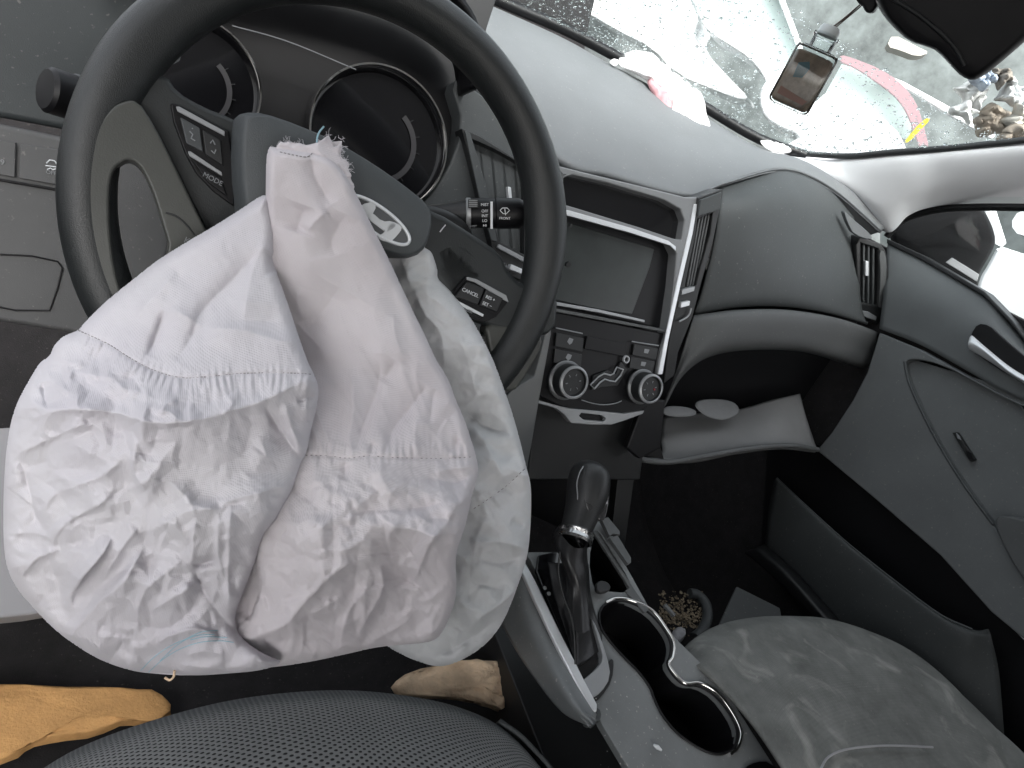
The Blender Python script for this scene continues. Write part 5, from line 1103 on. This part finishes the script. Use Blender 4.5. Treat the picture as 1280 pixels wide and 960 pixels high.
shB = Sheet([(333, 183), (345, 184), (365, 187), (392, 190), (410, 196), (424, 206), (436, 224), (446, 244), (458, 268), (472, 296), (486, 324), (498, 350), (514, 384), (528, 412), (540, 438), (545, 450), (560, 472), (570, 500), (582, 528), (590, 552), (597, 576), (598, 592), (594, 606), (590, 618), (586, 640), (580, 664), (572, 684), (569, 704), (571, 730), (569, 752), (560, 778), (549, 797), (536, 803), (505, 806), (475, 808), (440, 816), (400, 825), (360, 832), (320, 836), (280, 810), (260, 740), (290, 640), (340, 540), (345, 460), (330, 400), (325, 340), (332, 280), (332, 240)],
  [(333, 185, .445), (420, 205, .462), (450, 250, .475), (500, 350, .505), (560, 470, .525), (597, 580, .525), (585, 640, .50), (570, 730, .505), (540, 800, .52), (400, 825, .485), (300, 830, .475), (280, 740, .452), (300, 640, .440), (345, 540, .462), (340, 440, .49), (330, 300, .46), (400, 300, .467), (430, 420, .487), (480, 560, .475), (450, 650, .45), (400, 720, .455), (520, 640, .475), (460, 760, .485)],
  [([(390, 194), (391, 209), (395, 224), (414, 256)], -5, 7, 7), ([(395, 182), (421, 210), (444, 240)], 3, 6, 10), ([(382, 257), (370, 291)], -7, 12, 12), ([(410, 265), (395, 275), (384, 290)], 5, 8, 10), ([(432, 268), (415, 300), (418, 320)], -5, 10, 14),
   ([(423, 359), (403, 392), (381, 414)], -8, 26, 16), ([(376, 360), (372, 380), (380, 400)], 4, 10, 8), ([(475, 442), (473, 482), (456, 528), (445, 562)], -8, 7, 14), ([(495, 451), (478, 478)], -4, 6, 6), ([(534, 482), (506, 517), (490, 540), (486, 565)], -6, 5, 9), ([(543, 486), (539, 517), (536, 530)], -4, 5, 6),
   ([(438, 460), (442, 506), (436, 555)], 4, 7, 7), ([(571, 512), (552, 532), (543, 562)], -5, 6, 6), ([(565, 515), (550, 540), (541, 566)], 3, 4, 4), ([(492, 392), (494, 420), (505, 450)], 3, 7, 7), ([(575, 548), (562, 566)], -4, 5, 5), ([(520, 520), (518, 566)], 3, 5, 5), ([(467, 552), (466, 568)], -3, 4, 4),
   ([(286, 771), (294, 788), (311, 797), (334, 790), (358, 779), (375, 760), (409, 724), (442, 702), (487, 691)], 20, 42, 20), ([(487, 691), (488, 665), (513, 660), (542, 670), (554, 662), (570, 633), (588, 616)], 15, 28, 14),
   ([(420, 645), (470, 638), (517, 637), (566, 623)], -6, 12, 6), ([(380, 662), (410, 650), (440, 640)], 4, 10, 14), ([(525, 600), (542, 599), (572, 603), (594, 590)], -6, 5, 8), ([(544, 589), (562, 587), (594, 582)], 4, 7, 3), ([(513, 640), (530, 650), (554, 662)], 4, 6, 6), ([(487, 662), (500, 645), (513, 638)], 3, 6, 6),
   ([(430, 578), (432, 590), (428, 600)], -4, 4, 6), ([(475, 580), (478, 600), (495, 625)], 4, 8, 8), ([(446, 795), (465, 762), (479, 733), (475, 707)], 8, 10, 5), ([(426, 800), (438, 762), (467, 727)], 7, 5, 10), ([(517, 727), (536, 682), (552, 662)], 9, 16, 4), ([(540, 748), (517, 727), (499, 709)], -6, 6, 6), ([(538, 800), (542, 774), (552, 753)], 5, 6, 5), ([(465, 802), (501, 782), (521, 762)], 6, 12, 5),
   ([(385, 770), (420, 750), (432, 744)], 5, 6, 8), ([(378, 778), (379, 800), (375, 822)], 5, 5, 8), ([(330, 795), (335, 815)], -4, 4, 6), ([(360, 690), (400, 660), (430, 655)], 4, 12, 10)],
  [([(382, 569), (410, 570), (435, 573), (460, 570), (490, 572), (525, 573), (560, 573), (596, 571)], 16, 6)], nB, 14, 12)
shC = Sheet([(470, 300), (505, 312), (520, 290), (527, 288), (534, 300), (543, 318), (547, 335), (548, 350), (562, 362), (575, 378), (588, 396), (602, 420), (616, 448), (628, 480), (640, 514), (650, 550), (658, 584), (664, 606), (664, 640), (662, 676), (658, 702), (646, 736), (634, 768), (618, 795), (596, 815), (570, 829), (548, 834), (528, 829), (505, 820), (480, 806), (450, 780), (440, 600), (450, 400), (455, 320)],
  [(480, 305, .56), (527, 290, .565), (548, 345, .57), (600, 420, .585), (640, 520, .60), (660, 600, .60), (660, 680, .60), (620, 790, .60), (550, 832, .59), (480, 806, .575), (560, 600, .575), (600, 700, .57), (540, 450, .575), (450, 600, .58), (450, 400, .57)],
  [([(492, 342), (501, 349), (514, 351), (546, 349)], 6.4, 6, 6), ([(518, 362), (531, 392), (550, 415), (556, 460)], 9.6, 8, 6), ([(501, 323), (508, 340), (514, 358)], 6.4, 8, 4), ([(580, 511), (602, 530), (640, 543)], -11.2, 10, 5), ([(589, 528), (614, 567), (632, 605)], 11.2, 6, 16), ([(575, 420), (590, 470), (600, 500)], 6.4, 8, 8),
   ([(600, 415), (620, 480)], 4.8, 5, 5), ([(587, 678), (623, 678), (660, 686)], 9.6, 10, 5), ([(599, 698), (625, 704), (654, 694)], -8.0, 5, 5), ([(587, 788), (603, 770), (635, 747), (650, 727)], 12.8, 10, 5), ([(542, 822), (582, 802), (623, 774)], -9.6, 6, 6), ([(588, 725), (610, 732), (630, 737)], -6.4, 5, 5), ([(640, 650), (655, 658)], -6.4, 4, 4), ([(600, 640), (590, 690), (585, 760)], -9.6, 10, 14)],
  [([(590, 637), (610, 624), (632, 608), (658, 585)], 5, 14)], nC, 16, 14)
for nm_, sh_, m_ in (('left_panel', shA, M_bagA), ('middle_panel', shB, M_bagB), ('right_panel', shC, M_bagC)):
    link('fabric_panel', sh_.mesh(1.6), m_, bag, smooth=180)
def stitches(sh_, P, step=4.5, ln=2.8):
    P = catmull(P, 24); d = np.r_[0, np.cumsum(np.hypot(*np.diff(P, axis=0).T))]; bm = bmesh.new(); s = 0
    while s + ln < d[-1]:
        q = [(np.interp(s + k * ln / 3, d, P[:, 0]), np.interp(s + k * ln / 3, d, P[:, 1])) for k in range(4)]
        tube_bm(bm, sh_.on(q, .0002), .00042, 5); s += step
    link('stitching', from_bm(bm), M_thread, bag, smooth=60)
stitches(shA, [(98, 413), (135, 430), (160, 446), (190, 462), (225, 472), (260, 471), (300, 467), (350, 466), (392, 468)])
stitches(shB, [(382, 569), (410, 570), (435, 573), (460, 570), (490, 572), (525, 573), (560, 573), (592, 571)], 6, 2.4)
stitches(shB, [(350, 190), (368, 194), (384, 196), (392, 190)], 5, 3)
stitches(shC, [(592, 636), (610, 624), (632, 608), (656, 586)], 6, 3)
# ragged torn edge at the top, behind the middle panel
R_ = random.Random(2)
tear = [(340, 200), (344, 186), (350, 176), (356, 179), (361, 176), (366, 181), (374, 178), (382, 182), (392, 180), (400, 176), (408, 171), (411, 168), (414, 176), (418, 184), (424, 180), (428, 174), (427, 186), (424, 194), (432, 200), (438, 206), (434, 212), (440, 218), (438, 224), (444, 232), (441, 240), (430, 240), (400, 215), (360, 205)]
shT = Sheet(tear, [(345, 190, .456), (410, 175, .468), (440, 235, .480), (400, 210, .468)], [([(392, 182), (405, 196), (425, 215)], 3, 6, 6)], [], lambda X, Y: ridg(X, Y, 41, 22) * 1.5, 2, 4, .003)
link('torn_edge', shT.mesh(1.0), M_bagB, bag, smooth=180)
tearC = [(514, 300), (520, 282), (523, 272), (527, 280), (530, 268), (533, 282), (531, 296), (524, 312)]
shT2 = Sheet(tearC, [(520, 285, .56), (530, 285, .56), (520, 305, .562), (514, 300, .56)], [], [], lambda X, Y: X * 0, 1, 3, .002)
link('torn_edge', shT2.mesh(.8), M_bagC, bag, smooth=180)
bm = bmesh.new()
for i in range(150):
    k = R_.random(); q = tear[1 + int(k * 20)] if R_.random() < .8 else (R_.uniform(515, 532), R_.uniform(270, 300)); t0 = .466 if q[0] < 460 else .558
    a = R_.uniform(0, 6.28); L_ = R_.uniform(3, 10) * (1.4 if R_.random() < .12 else 1)
    p = [(q[0], q[1])]; 
    for j in range(4): a += R_.gauss(0, .45); p.append((p[-1][0] + math.cos(a) * L_ / 4, p[-1][1] + math.sin(a) * L_ / 4))
    tube_bm(bm, [PT(x, y, t0 + R_.uniform(-.0008, .0008)) for x, y in p], .00013, 4)
link('frayed_threads', from_bm(bm), M_bagA, bag, smooth=60, kind='stuff')
for P, t in (([(396, 178), (397, 170), (400, 164), (405, 158)], .462), ):
    tube('loose_thread', [PT(x, y, t) for x, y in P], .0006, M_blue, bag, n=4, seg=6)
for P in ([(526, 300), (528, 288), (531, 280), (534, 284)], [(550, 290), (553, 286), (557, 281)]): tube('loose_thread', [PT(x, y, .555) for x, y in P], .0005, M_bagA, bag, n=4, seg=6)
for P in ([(176, 838), (192, 822), (212, 808), (232, 799), (252, 790), (272, 788)], [(186, 840), (204, 824), (226, 811), (250, 803), (275, 801), (292, 803)], [(200, 826), (222, 806), (244, 795), (268, 793)], [(238, 800), (258, 796), (284, 797)]):
    tube('blue_thread', shA.on([tuple(q) for q in catmull(P, 8)], .0004), .00028, M_blue, bag, seg=5)
tube('loose_thread', [PT(x, y, .445) for x, y in ((206, 847), (212, 850), (217, 846), (218, 838))], .0008, M_foam2, bag, n=4, seg=6)
